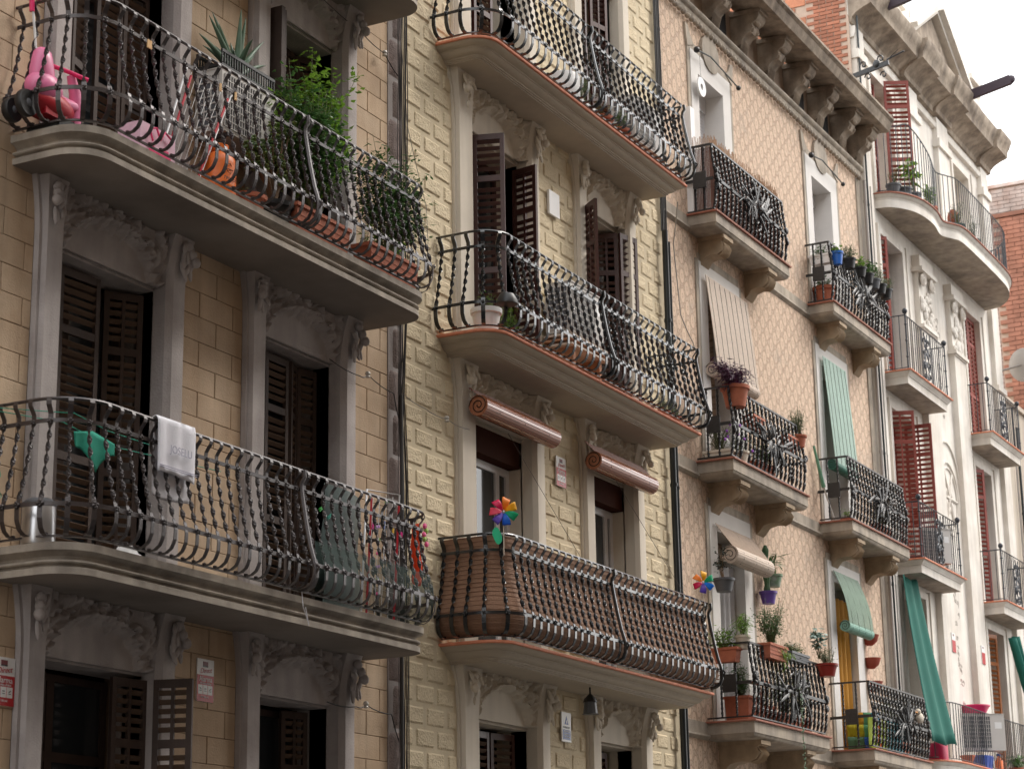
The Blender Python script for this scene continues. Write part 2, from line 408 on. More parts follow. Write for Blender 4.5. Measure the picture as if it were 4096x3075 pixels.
# twisted flat bar following a profile (local: outward = -Y, origin on the slab edge)
def bar_mesh(prof, w, t, tw0, tw1, turns, mats, name='baluster', k=30, square=False):
    # arc-length resample
    P = [Vector((0, -o, z)) for o, z in prof]; L = [0]
    for a, b in zip(P, P[1:]): L.append(L[-1]+(b-a).length)
    mb = MB(); vs = []
    for i in range(k+1):
        s = L[-1]*i/k
        j = max(q for q in range(len(L)) if L[q] <= s+1e-9); j = min(j, len(P)-2)
        f = (s-L[j])/(L[j+1]-L[j]); p = P[j].lerp(P[j+1], f)
        if 0 < j and f < .5: tg = (P[j+1]-P[j]).normalized().lerp((P[j]-P[j-1]).normalized(), .5-f)
        elif j < len(P)-2 and f > .5: tg = (P[j+1]-P[j]).normalized().lerp((P[j+2]-P[j+1]).normalized(), f-.5)
        else: tg = (P[j+1]-P[j])
        tg.normalize(); X = Vector((1, 0, 0)); Y = tg.cross(X)
        z = p.z; a = 0
        if z > tw0: a = math.pi*turns*min(1, (z-tw0)/(tw1-tw0))
        ca, sa = math.cos(a), math.sin(a)
        ww, tt = w, t
        for u, v in ((-1, -1), (1, -1), (1, 1), (-1, 1)):
            e = u*ww/2; g = v*tt/2
            vs.append(p+X*(e*ca-g*sa)+Y*(e*sa+g*ca))
    fs = [(i*4+q, i*4+(q+1) % 4, (i+1)*4+(q+1) % 4, (i+1)*4+q) for i in range(k) for q in range(4)]
    mb.add(vs, fs+[(3, 2, 1, 0), (4*k, 4*k+1, 4*k+2, 4*k+3)])
    return mb.mesh(name, mats)

PANZA = [(-.01, .05), (.07, .062), (.12, .095), (.15, .16), (.155, .24), (.14, .31), (.105, .42), (.06, .62), (.02, .84), (.0, .97), (.005, 1.02), (.035, 1.06), (.06, 1.09), (.05, 1.125), (.02, 1.135)]
def pout(z):
    for (a, b), (c_, d) in zip(PANZA, PANZA[1:]):
        if b <= z <= d: return a+(c_-a)*(z-b)/(d-b)
    return 0
BAR1 = bar_mesh(PANZA, .041, .006, .33, .93, 6, IRON1, k=46)
BAR2 = bar_mesh(PANZA, .046, .009, .33, .93, 6, IRON2, k=46)
def rosette(mb, M, r):
    for q in range(4):
        a = q*math.pi/2+.4
        mb.ell(M @ Vector((r*.55*math.cos(a), -.012, r*.55*math.sin(a))), (r*.5, .011, r*.5), 5, 3, M.to_3x3())
    mb.ell(M @ Vector((0, -.02, 0)), (r*.3, .014, r*.3), 5, 3, M.to_3x3())
def belly_rail(slab_o, x0, x1, yf, zt, iron, barm, step, rl=.34, rr=.34, foot=-.03, post=None, seed=1, start=.06, half=False):
    """wrought-iron railing with a bellied foot; children of the balcony part"""
    rr_ = random.Random(seed)
    st = stations(x0, x1, yf, rl, rr, n=8)
    off = slab_o.location
    pts = resample(st, foot, step, start)
    def band(z, h, th, name, o=None):
        mb = MB(); oo = pout(z) if o is None else o
        mb.path(st, [(foot+oo-th/2, zt+z-h/2), (foot+oo+th/2, zt+z-h/2), (foot+oo+th/2, zt+z+h/2), (foot+oo-th/2, zt+z+h/2)], close=True)
        build(name, mb, iron, slab_o, 30)
    band(.275, .034, .010, 'lower_band'); band(.96, .032, .010, 'upper_band', .012)
    band(.052, .014, .026, 'foot_band', 0)
    mb = MB(); pp = [(x+nx*(foot+.035), y+ny*(foot+.035), zt+1.128) for x, y, nx, ny in st]
    mb.tube(pp, .014, 6); build('top_rail', mb, iron, slab_o, 50)
    ros = MB()
    for i, (x, y, nx, ny) in enumerate(pts):
        a = math.atan2(ny, nx)+math.pi/2
        link('baluster', barm, slab_o, (x, y, zt), (0, 0, a+rr_.uniform(-.02, .02)))
        for z, r in ((.275, .036), (.955, .034)):
            if rr_.random() < .94:
                oo = pout(z)+.006
                M = Matrix.Translation((x+nx*oo, y+ny*oo, zt+z)) @ Matrix.Rotation(a, 4, 'Z') @ Matrix.Rotation(rr_.uniform(-.5, .5), 4, 'Y')
                rosette(ros, M, r*rr_.uniform(.55, .95))
        if i % 1 == 0: ros.ell((x+nx*.01, y+ny*.01, zt+.07), (.02, .02, .014), 5, 3)
    tag(build('rosettes', ros, iron, slab_o, 60), kind='stuff')
    if post:
        for px in post:
            mb = MB()
            for a, b in zip(PANZA[:-3], PANZA[1:-2]):
                pass
            mb.tube([(px, yf-foot*0-(o+.0)+foot*-1*0-.0, zt+z) for o, z in PANZA[:-3]]+[(px, yf-.03, zt+1.13)], .021, 6)
            mb.tube([(px, yf-.15, zt+.28), (px+.01, yf-.19, zt+.24), (px, yf-.16, zt+.18)], .012, 5)
            build('strut_post', mb, iron, slab_o, 50)

# carved foliage relief over the door heads
def carving_mesh(name, W, H, seed, mats, depth=.20):
    rg = random.Random(seed); blobs = []
    for _ in range(150):
        u = rg.random(); arch = .12+.62*math.sqrt(max(0, 1-((u-.5)/.36)**2)) if abs(u-.5) < .36 else .06
        v = rg.uniform(max(0, arch-.06), min(1.0, arch+.40+.3*abs(u-.5)))
        r = rg.uniform(.025, .07); e = rg.uniform(1.2, 2.6); a = rg.uniform(0, math.pi)
        blobs.append((u*W, v*H, r, r/e, math.cos(a), math.sin(a), rg.uniform(.03, .085)))
    for side in (.06, .94):
        for _ in range(22):
            blobs.append((side*W+rg.uniform(-.10, .10), rg.uniform(.45, 1)*H, rg.uniform(.04, .09), rg.uniform(.02, .035), math.cos(rg.uniform(.8, 2.3)), math.sin(rg.uniform(.8, 2.3)), rg.uniform(.05, .1)))
    def h(x, z):
        u = x/W; v = z/H
        arch = .12+.62*math.sqrt(max(0, 1-((u-.5)/.36)**2)) if abs(u-.5) < .36 else 0
        base = .055 if v > arch else .022
        if abs(u-.5) < .36 and abs(v-arch) < .06: base += .035
        base += .06*max(0, v-.45)**1.2
        hh = 0
        for bx, bz, ra, rb, ca, sa, ht in blobs:
            dx = x-bx; dz = z-bz
            if abs(dx) > ra or abs(dz) > ra: continue
            p = (dx*ca+dz*sa)/ra; q = (-dx*sa+dz*ca)/rb; d = p*p+q*q
            if d < 1: hh = max(hh, ht*(1-d)**.5*(1-.35*abs(q)))
        edge = min(1, (1-v)/.02+.0)
        return base+hh
    mb = MB(); mb.grid(lambda a, b: (a*W, -h(a*W, b*H), b*H), 120, 40)
    mb.prism([(0, 0), (W, 0), (W, H), (0, H)], .02, .0)
    return mb.mesh(name, mats, 70)

def surround(bd, xl, xr, il, ir, zb, zh, ztop, matl, yf=-.10, yl=.08, flare=.07):
    """door surround: two pilasters flaring into the soffit"""
    for a, b, s in ((xl, il, -1), (ir, xr, 1)):
        mb = MB(); N = 14
        z0 = zb; prof = [(z0, 0), (zh-.05, 0)]+[(zh-.05+(ztop-zh+.05)*t/N, (t/N)**2.2) for t in range(1, N+1)]
        vs = []; k = len(prof)
        ch = .035
        for z, f in prof:
            oa = a-(flare*f if s < 0 else 0); ob = b+(flare*f if s > 0 else 0); yy = yf-.05*f
            # outer edge stepped moulding
            if s < 0: ring = [(oa, 0), (oa, yf+.045), (oa+.035, yf+.045), (oa+.05, yy), (ob, yy), (ob, yl+.2), ]
            else: ring = [(oa, yl+.2), (oa, yy+.05*(1-f)), (oa+.05, yy), (ob-.03, yy), (ob, yy+.02), (ob, 0)]
            vs += [(x, y, z) for x, y in ring]
        n = 6; fs = [(i*n+q, i*n+(q+1), (i+1)*n+(q+1), (i+1)*n+q) for i in range(k-1) for q in range(n-1)]
        fs.append(tuple(range((k-1)*n, k*n)))
        mb.add(vs, fs); wpart('door_jamb', mb, matl, bd, 35)
        q = random.Random(int(a*50)); mb = MB(); cx = (a+b)/2; z0 = zh+(.08 if s < 0 else .02); nn = 12 if s > 0 else 6
        for k in range(nn):
            t = k/nn; an = q.uniform(-.5, .5)+s*.25*t; hh = q.uniform(.05, .10); zz = z0+(ztop-.09-z0)*(.25+.7*q.random())
            M = Matrix.Rotation(an, 3, 'Y') @ Matrix.Rotation(q.uniform(-.35, .1), 3, 'X')
            mb.ell((cx+q.uniform(-.6, .6)*(b-a)*.5+s*.05*(zz-z0)/.4, yf-.035-.06*(zz-z0)/.5, zz), (q.uniform(.022, .034), .022, hh), 7, 5, M)
        for k in range(3): mb.ell((cx+s*(.04+.03*k), yf-.07-.02*k, ztop-.10-.07*k), (.045, .045, .05), 8, 6)
        wpart('leaf_capital', mb, matl, bd, 60)

# louvred shutter leaf; local: x across 0..w, z up 0..h, thickness along y
SLATM = {}
def slat_mesh(w, matl, tilt=.9):
    k = (round(w, 2), matl.name)
    if k not in SLATM:
        SLATM[k] = MB().xbox(Matrix.Rotation(-tilt, 4, 'X'), w, .048, .008).mesh('slat', matl)
    return SLATM[k]
def leaf(bd, x, y, z, w, h, ang, fm, sm, pitch=.077, single=True, name='shutter', mid=(.36, .78), twocol=False, label=None):
    st_ = .05; mb = MB()
    mb.box(0, st_, -.018, .018, 0, h); mb.box(w-st_, w, -.018, .018, 0, h)
    rails = [0, h-.07]+[h*t for t in mid]
    for r in rails: mb.box(st_, w-st_, -.016, .016, r, r+.07)
    if twocol: mb.box(w/2-.015, w/2+.015, -.017, .017, 0, h)
    o = link(name, mb.mesh(name, fm), bd, Vector((x, y, z))-Vector(bd.location), (0, 0, ang))
    if label: o['label'] = label
    zz = .1; me = slat_mesh(w-2*st_, sm); joined = MB(); T = Matrix.Rotation(-.9, 4, 'X')
    while zz < h-.09:
        if all(not (r-.02 < zz < r+.09) for r in rails):
            if single: link('slat', me, o, (w/2, 0, zz))
            else: joined.xbox(Matrix.Translation((w/2, 0, zz)) @ T, w-2*st_, .048, .008)
        zz += pitch
    if not single: tag(build('slats', joined, sm, o), kind='stuff')
    return o
def glazed(bd, xl, xr, y, zb, zt, fm, fr=.07, mid=None, transom=None, name='window', room=True):
    mb = MB()
    mb.box(xl, xl+fr, y-.03, y+.03, zb, zt); mb.box(xr-fr, xr, y-.03, y+.03, zb, zt)
    mb.box(xl+fr, xr-fr, y-.03, y+.03, zt-fr, zt); mb.box(xl+fr, xr-fr, y-.03, y+.03, zb, zb+fr)
    if mid: mb.box(mid-.045, mid+.045, y-.032, y+.032, zb+fr, zt-fr)
    if transom: mb.box(xl+fr, xr-fr, y-.028, y+.028, transom-.04, transom+.04)
    f = wpart(name, mb, fm, bd)
    wsub('pane', MB().box(xl+fr, xr-fr, y-.004, y+.004, zb+fr, zt-fr), GLASS, f)
    return f
def room_shade(bd, xl, xr, y, zb, zt, matl=DARK):
    wpart('room_shade_panel', MB().box(xl-.05, xr+.05, y, y+.05, zb-.05, zt+.05), matl, bd)  # flat dark panel paints the room's shade behind an opening

# ================================================================== BUILDING 1: tan stone
b1 = thing('apartment_building', 'tan stone apartment building at the left with mauve door surrounds and rounded balconies', 'building', (14, 0, 0))
B1L = [1.31, 4.72, 8.12, 11.53]
W1 = [(12.63, 14.57, 12.87, 14.33), (15.58, 17.45, 15.82, 17.21)]
ops = [(il-.02, ir+.02, z, z+3.17) for xl, xr, il, ir in W1 for z in B1L]
wpart('wall', facade_wall(MB(), 6.5, 18.49, 0, 15.2, ops, .014, .5), JOINT, b1)
# ashlar stones, one by one
rb = random.Random(3)
ASH = {}
def ashlar(w, h):
    k = (round(w, 2), round(h, 2))
    if k not in ASH:
        a, b = k[0]/2, k[1]/2; c = .004
        ASH[k] = MB().add([(-a, .03, -b), (a, .03, -b), (a, .03, b), (-a, .03, b), (-a, 0, -b), (a, 0, -b), (a, 0, b), (-a, 0, b), (-a+c, -c, -b+c), (a-c, -c, -b+c), (a-c, -c, b-c), (-a+c, -c, b-c)],
                          [(0, 1, 5, 4), (1, 2, 6, 5), (2, 3, 7, 6), (3, 0, 4, 7), (4, 5, 9, 8), (5, 6, 10, 9), (6, 7, 11, 10), (7, 4, 8, 11), (8, 9, 10, 11)]).mesh('stone', STONE)
    return ASH[k]
rest = MB(); CH = .2345; J = .009
for sx0, sx1, ph in ((8.0, 12.63, .1), (14.57, 15.58, .33), (17.45, 18.20, .08)):
    row = 0; z = 3.05
    while z < 13.2:
        x = sx0; first = (ph+(row % 2)*.26) % .52
        if first < .08: first += .52
        while x < sx1-.01:
            x2 = min(sx1, x+(first if x == sx0 else .52)); 
            if sx1-x2 < .07: x2 = sx1
            wd = x2-x-J
            vis = x2 > 11.9 and z < 11.2
            if vis:
                link('stone', ashlar(wd, CH-J), b1, Vector(((x+x2)/2, rb.uniform(-.002, .002), z+CH/2))-b1.location)
            else: rest.box(x+J/2, x2-J/2, 0, .03, z+J/2, z+CH-J/2)
            x = x2
        z += CH; row += 1
tag(wpart('stones', rest, STONE, b1), kind='stuff')
# rough quoin strip next to the cream house
z = 2.9; row = 0
while z < 13.6:
    wd = .29 if row % 2 else .20
    mb = MB(); q = random.Random(row)
    mb.grid(lambda a, b: (18.485-wd+wd*a, -.035+(.03 if a in (0, 1) or b in (0, 1) else q.uniform(-.006, .006)), z+.008+b*.454), 5, 8)
    wpart('quoin_stone', mb, QUOIN, b1, 40); z += .47; row += 1
wpart('quoin_backing', MB().box(18.20, 18.487, -.012, .03, 2.9, 13.6), GREYST, b1)
CARV1 = carving_mesh('carved_relief', 1.56, .50, 11, GREYST)
PROF1 = [(0, 0), (0, -.060), (-.008, -.064), (-.050, -.076), (-.078, -.098), (-.082, -.122), (-.050, -.127), (-.034, -.134), (-.030, -.146), (-.040, -.156), (-.074, -.160), (-.078, -.176), (-.040, -.184), (-.034, -.188), (-.034, -.240)]
wpart('dark_backing', MB().box(6.5, 18.45, .95, 1.0, 0, 15.2).box(6.5, 18.45, .5, .95, 15.0, 15.2).box(6.5, 6.6, .5, .95, 0, 15), DARK, b1)  # added near-black backing, blocks sky showing through the door openings
slabs1 = {}
for i, z in enumerate(B1L):
    zc = z+2.65; zs = z+3.41-.24
    for xl, xr, il, ir in W1:
        surround(b1, xl, xr, il, ir, z, zc, zs, GREYST)
        wpart('lintel', MB().box(il, ir, .085, .42, zc, zs).box(il-.02, il, .085, .42, z, zs).box(ir, ir+.02, .085, .42, z, zs), GREYST, b1)
        link('carved_relief', CARV1, b1, Vector((il-.05, .06, zc+.02))-b1.location)
        room_shade(b1, il, ir, .75, z, zc)
    if i:
        st = stations(12.29, 17.80, -.785, .36, .30)
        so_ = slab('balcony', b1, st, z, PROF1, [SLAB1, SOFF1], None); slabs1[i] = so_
        # railings live in world coordinates under the balcony part
        h = MB()
def rail_host(o): return o
belly_rail(slabs1[1], 12.29, 17.80, -.785, 4.72, IRON1, BAR1, .150, .40, .32, seed=4, post=(15.42,))
belly_rail(slabs1[2], 12.29, 17.80, -.785, 8.12, IRON1, BAR1, .150, .40, .32, seed=5, post=(15.42,))
belly_rail(slabs1[3], 12.29, 17.80, -.785, 11.53, IRON1, BAR1, .150, .40, .32, seed=6)
# shutters and doors
def door_b1(x0, x1, z, y=.48):
    glazed(b1, x0, x1, y, z, z+2.62, SHUT1, .06, (x0+x1)/2, z+1.95)
H = 2.60
for i, z in enumerate(B1L[:3]):
    for k, (xl, xr, il, ir) in enumerate(W1): door_b1(il, ir, z)
# middle floor
z = 4.73
leaf(b1, 12.90, .22, z, .32, H, .10, SHUT1, SLAT1)
leaf(b1, 13.24, .24, z, .50, H, -.06, SHUT1, SLAT1)
leaf(b1, 13.99, .36, z, .36, H, -.55, SHUT1, SLAT1, twocol=True)
leaf(b1, 15.86, .30, z, .42, H, .25, SHUT1, SLAT1)
leaf(b1, 16.30, .24, z, .40, H, .0, SHUT1, SLAT1)
leaf(b1, 16.72, .22, z, .22, H, .35, SHUT1, SLAT1)
leaf(b1, 16.95, .30, z, .27, H, -.2, SHUT1, SLAT1)
# upper floor
z = 8.13
leaf(b1, 12.90, .20, z, .34, H, .5, SHUT1, SLAT1)
leaf(b1, 13.02, .03, z, .27, H, .25, SHUT1, SLAT1)
leaf(b1, 13.56, .22, z, .36, H, .0, SHUT1, SLAT1)
leaf(b1, 13.94, .22, z, .36, H, .0, SHUT1, SLAT1)
wpart('door_leaf', MB().box(15.90, 15.96, -.18, .10, z, z+2.6), SHUT1, b1)
wpart('door_leaf', MB().box(16.0, 16.03, -.15, .12, z, z+2.6), SHUT1, b1)
leaf(b1, 16.62, .34, z, .34, H, .12, SHUT1, SLAT1, twocol=True)
leaf(b1, 16.98, .38, z, .22, H, -.5, SHUT1, SLAT1)
# lower floor
z = 1.32
leaf(b1, 12.93, .24, z, .50, H, .25, SHUT1, SLAT1, single=False)
leaf(b1, 13.95, .10, z, .40, H, -.15, SHUT1, SLAT1, single=False, twocol=True)
leaf(b1, 14.33, -.05, z, .34, H, -1.25, SHUT1, SLAT1, single=False, twocol=True)
leaf(b1, 15.88, .26, z, .36, H, .3, SHUT1, SLAT1, single=False)
leaf(b1, 16.80, .34, z, .32, H, -.3, SHUT1, SLAT1, single=False, twocol=True)

# ================================================================== BUILDING 2: cream, bossed render
b2 = thing('apartment_building', 'cream apartment building with bossed render blocks and black bellied railings', 'building', (22, 0, 0))
B2L = [(1.42, 0), (4.82, .77), (8.21, .74), (11.68, .68), (15.1, .6)]
W2 = [(19.62, 21.68, 19.97, 21.42), (22.75, 24.53, 23.0, 24.27)]
heads = [4.10, 7.46, 10.93, 14.35]
ops = [(il-.02, ir+.02, z, B2L[j+1][0]-.19) for xl, xr, il, ir in W2 for j, (z, _) in enumerate(B2L[:4])]
wpart('wall', facade_wall(MB(), 18.50, 25.58, 0, 18, ops, .0, .5), YWALL, b2)
BOSS = []
def EDG(u, e=.04): return 0 if u <= 0 else 1 if u >= 1 else e+(1-2*e)*(u-.17)/.66 if .1 < u < .9 else u
for s in range(5):
    q = random.Random(20+s); a, b = .172, .088; mb = MB()
    mb.grid(lambda u, v: (-a+2*a*EDG(u), .0 if u in (0, 1) or v in (0, 1) else -.013+q.uniform(-.003, .003), -b+2*b*EDG(v, .07)), 6, 5)
    BOSS.append(mb.mesh('render_block', YBLOCK))
BOSSH = []
for s in range(3):
    q = random.Random(40+s); a, b = .075, .088; mb = MB()
    mb.grid(lambda u, v: (-a+2*a*EDG(u, .08), .0 if u in (0, 1) or v in (0, 1) else -.013+q.uniform(-.003, .003), -b+2*b*EDG(v, .07)), 5, 5)
    BOSSH.append(mb.mesh('render_block', YBLOCK))
far = MB(); pz, px = .2262, .430
for sx0, sx1, single in ((18.56, 19.60, True), (21.72, 22.72, True), (24.60, 25.50, False)):
    z = 3.02; row = 0
    while z < 14.6:
        xx = sx0+(.0 if row % 2 == 0 else -.215)
        while xx < sx1:
            x0 = max(xx, sx0); x1_ = min(xx+.344, sx1); wd = x1_-x0
            vis = (z < 13.4 and single)
            if wd > .10:
                c = ((x0+x1_)/2, -.001, z+.113)
                if vis and wd > .33: link('render_block', rb.choice(BOSS), b2, Vector(c)-b2.location, (0, rb.choice((0, math.pi)), 0) if False else None)
                elif vis:
                    link('render_block', rb.choice(BOSSH), b2, Vector(c)-b2.location, None, (wd/.15, 1, 1))
                else: 
                    q = rb
                    far.grid(lambda u, v: (x0+wd*EDG(u), .0 if u in (0, 1) or v in (0, 1) else -.013+q.uniform(-.003, .003), z+.025+.176*EDG(v, .07)), 5, 5)
            xx += px
        z += pz; row += 1
tag(wpart('render_blocks', far, YBLOCK, b2), kind='stuff')
CARV2 = carving_mesh('carved_relief', 1.55, .52, 29, CREAM)
CARV2B = carving_mesh('carved_relief', 1.37, .52, 31, CREAM)
PROF2 = [(.0, -.028), (-.005, -.04), (-.03, -.062), (-.065, -.078), (-.085, -.082), (-.088, -.094), (-.098, -.097), (-.105, -.11), (-.135, -.135), (-.165, -.148), (-.172, -.15), (-.175, -.165), (-.19, -.168), (-.193, -.18), (-.21, -.182), (-.21, -.195)]
wpart('dark_backing', MB().box(18.5, 25.56, 1.0, 1.05, 0, 18).box(18.5, 25.56, .5, 1.0, 17.8, 18), DARK, b2)  # added dark sheet close behind the facade, keeps sky light out
bal2 = {}
for i, ((z, d), hd) in enumerate(zip(B2L[:4], heads)):
    zs = B2L[i+1][0]-.19
    for k, (xl, xr, il, ir) in enumerate(W2):
        surround(b2, xl, xr, il, ir, z, hd, zs, CREAM, yf=-.08, yl=.1, flare=.13)
        wpart('lintel', MB().box(il, ir, .105, .42, hd, zs).box(il-.02, il, .105, .42, z, zs).box(ir, ir+.02, .105, .42, z, zs), CREAM, b2)
        cm = link('carved_relief', CARV2 if k == 0 else CARV2B, b2, Vector((il-.05, .07, hd+.03))-b2.location)
        room_shade(b2, il, ir, .9, z, hd)
    if i:
        st = stations(19.26, 24.90, -d+.02, .30, 0)
        so_ = slab('balcony', b2, st, z, PROF2, [SLAB2, SLAB2], None); bal2[i] = so_
        tm = MB(); tm.path(st, [(-.25, z+.004), (.018, z+.004), (.022, z-.004), (.022, z-.022), (.016, z-.03), (-.05, z-.03)])
        build('tile_edge', tm, TILE, so_, 30)
        belly_rail(so_, 19.26, 24.86, -d, z, IRON2, BAR2, .166, .32, .07, seed=10+i, post=(21.95, 24.84), start=.05)
wpart('cornice', MB().box(18.5, 25.56, -.5, 0, 17.6, 18), CREAM, b2)
# shutters, top visible floor (11.68) : brown, closed-ish behind the railing
z = 11.69
leaf(b2, 20.05, .12, z, .36, 2.6, .15, SHUT2, SLAT1, single=False); leaf(b2, 20.44, .15, z, .40, 2.6, -.1, SHUT2, SLAT1, single=False)
leaf(b2, 23.05, .15, z, .55, 2.6, .0, SHUT2, SLAT1, single=False, mid=(.5,)); leaf(b2, 23.66, .12, z, .36, 2.6, -.25, SHUT2, SHUT2, single=False, twocol=True)
# floor 8.21
z = 8.22
leaf(b2, 20.00, .28, z, .30, 2.66, -.75, SHUT2, SLAT1, pitch=.085)
leaf(b2, 20.16, .02, z, .37, 2.66, -1.25, SHUT2, SHUT2, pitch=.085)
leaf(b2, 21.42, .16, z, .36, 2.66, -1.75, SHUT2, SHUT2, pitch=.085, twocol=True)
glazed(b2, 20.0, 21.42, .42, z, z+2.7, SHUT2, .06, 20.7)
leaf(b2, 22.99, -.05, z, .34, 2.66, -2.25, SHUT2, SHUT2, pitch=.085, twocol=True)
glazed(b2, 23.0, 24.27, .34, z, z+2.7, PVC, .07, 23.72)
leaf(b2, 24.02, .30, z, .30, 2.66, -1.15, SHUT2, SHUT2, pitch=.085, twocol=True)
leaf(b2, 24.14, .0, z, .36, 2.66, -.25, SHUT2, SHUT2, pitch=.085, twocol=True)
# floor 4.82: white doors under roller boxes
z = 4.83
for il, ir in ((19.97, 21.42), (23.0, 24.27)):
    glazed(b2, il, ir, .30, z, 7.14, PVC, .09, (il+ir)/2+.42)
    bx = wpart('roller_box', MB().box(il, ir, .13, .42, 7.15, 7.46), mat('dark_wood_box', (.06, .02, .012), .85, spec=.1, var=.15), b2)
    wpart('door_reveal', MB().box(ir-.012, ir-.002, .12, .40, z, 7.14), CREAM, b2)
# floor 1.42
z = 1.43
leaf(b2, 20.0, .26, z, .42, 2.62, .15, SHUT2, SLAT1, single=False); leaf(b2, 20.44, .30, z, .42, 2.62, .0, SHUT2, SLAT1, single=False); leaf(b2, 20.9, .30, z, .42, 2.62, -.2, SHUT2, SLAT1, single=False)
leaf(b2, 23.05, .26, z, .42, 2.62, .15, SHUT2, SLAT1, single=False); leaf(b2, 23.5, .3, z, .42, 2.62, .0, SHUT2, SLAT1, single=False)

# ================================================================== BUILDING 3: peach sgraffito with box balconies
b3 = thing('apartment_building', 'peach stamped stucco building with deep bracketed cornice and small square balconies', 'building', (30, 0, 0))
B3L = [(1.1, .8), (4.64, .69), (8.23, .555), (11.86, .455)]
W3 = [(26.71, 28.45, 27.08, 28.05, 26.48, 29.43), (31.58, 33.33, 31.95, 32.92, 31.46, 34.40)]
H3 = [3.6, 7.35, 10.95, 14.27]
ops = [(il-.02, ir+.02, z, h+.02) for xl, xr, il, ir, _, _ in W3 for (z, _), h in zip(B3L, H3)]
ops += []
wpart('wall', facade_wall(MB(), 25.59, 34.40, 0, 15.10, ops, .0, .45), SGRAF, b3)
wpart('attic_wall', MB().box(25.59, 34.62, .06, .45, 15.10, 16.0), mat('brown_attic', (.34, .26, .20), .9, var=.2), b3)
wpart('corner_strip', MB().box(34.40, 34.60, -.015, .3, 0, 15.1), TRIM3, b3)
wpart('roof', MB().box(25.6, 34.6, .1, 9, 16.0, 16.05), TRIM3, b3)
pf = [(0, 15.10), (-.03, 15.11), (-.05, 15.14), (-.05, 15.20), (-.085, 15.22), (-.10, 15.26), (-.085, 15.30), (-.03, 15.315), (.1, 15.32)]
wpart('string_course', MB().prism(pf, 25.59, 34.66, 'x'), TRIM3, b3, 40)
dm = MB(); x = 25.65
DENT = MB().ell((0, 0, 0), (.045, .04, .032), 6, 4).mesh('bead', TRIM3)
while x < 34.6:
    dm.ell((x, -.06, 15.055), (.050, .05, .045), 6, 4); x += .15
tag(wpart('beads', dm, TRIM3, b3, 60), kind='stuff')
cf = [(.0, 15.98), (-.56, 15.90), (-.60, 15.91), (-.62, 15.96), (-.64, 15.99), (-.66, 16.06), (-.71, 16.10), (-.71, 16.14), (-.1, 16.22), (.0, 16.22)]
wpart('cornice', MB().prism(cf, 25.59, 34.72, 'x'), TRIM4D, b3, 30)
CORB = MB()
CORB.prism([(-.02, 15.36), (-.10, 15.38), (-.14, 15.48), (-.20, 15.54), (-.27, 15.56), (-.31, 15.63), (-.30, 15.70), (-.38, 15.74), (-.42, 15.80), (-.42, 15.93), (.06, 15.96), (.06, 15.36)], -.15, .15, 'x')
CORB.box(-.18, .18, -.46, .06, 15.86, 15.93)
for s in (-1, 1):
    CORB.ell((s*.10, -.27, 15.62), (.05, .06, .06), 7, 5)
CORB.ell((0, -.33, 15.74), (.13, .06, .05), 7, 5)
for a in range(7): CORB.tube([(-.10+a*.033, -.08, 15.52), (-.12+a*.04, -.13, 15.44), (-.13+a*.043, -.10, 15.34), (-.14+a*.047, -.06, 15.22)], [.014, .014, .010, .003], 4)
CM = CORB.mesh('cornice_bracket', TRIM4D, 40)
for x in (26.55, 27.72, 28.88, 30.04, 31.2, 32.36, 33.5, 34.42): link('cornice_bracket', CM, b3, Vector((x, 0, 0))-b3.location)
for x in (28.3, 31.78, 33.0): wpart('attic_shade_panel', MB().box(x-.17, x+.17, .03, .07, 15.35, 15.82), DARK, b3)  # solid near-black panels paint the shade of attic holes
# wall-hung twisted bars for the small balconies
BARS3 = bar_mesh([(0, .05), (.03, .15), (.05, .4), (.045, .6), (.01, .85), (0, 1.03)], .040, .026, .06, 1.0, 7, IRON3, k=40)
BARS3S = bar_mesh([(0, .05), (0, 1.03)], .026, .024, .06, 1.0, 7, IRON3, k=30)
def spiral(mb, c, r, turns, a0, M, th=.010, sgn=1):
    pts = []
    for i in range(int(turns*9)+1):
        t = i/(turns*9); a = a0+sgn*t*turns*2*math.pi; rr = r*(1-.82*t)
        pts.append(M @ Vector((c[0]+rr*math.cos(a), 0, c[1]+rr*math.sin(a))))
    mb.tube(pts, th, 4)
def forged_spray(mb, x, y, z, s, seed):
    q = random.Random(seed); I = Matrix.Translation((x, y, z))
    for k in range(26):
        a = q.uniform(0, 6.28); L = s*q.uniform(.25, 1); w_ = q.uniform(.018, .035)
        p = Vector((math.cos(a)*L*1.35, q.uniform(-.05, .0), math.sin(a)*L*.62))
        M = Matrix.Rotation(-a+q.uniform(-.4, .4), 3, 'Y') @ Matrix.Rotation(q.uniform(-.7, .7), 3, 'X')
        mb.ell((x+p.x*.8, y+p.y, z+p.z*.8), (L*.34+.03, .012, w_), 6, 3, M)
    for a in (0.3, 1.8, 3.4, 4.9): spiral(mb, (math.cos(a)*s*.5, math.sin(a)*s*.3), s*.33, 1.4, a, I, .013, 1 if a > 2 else -1)
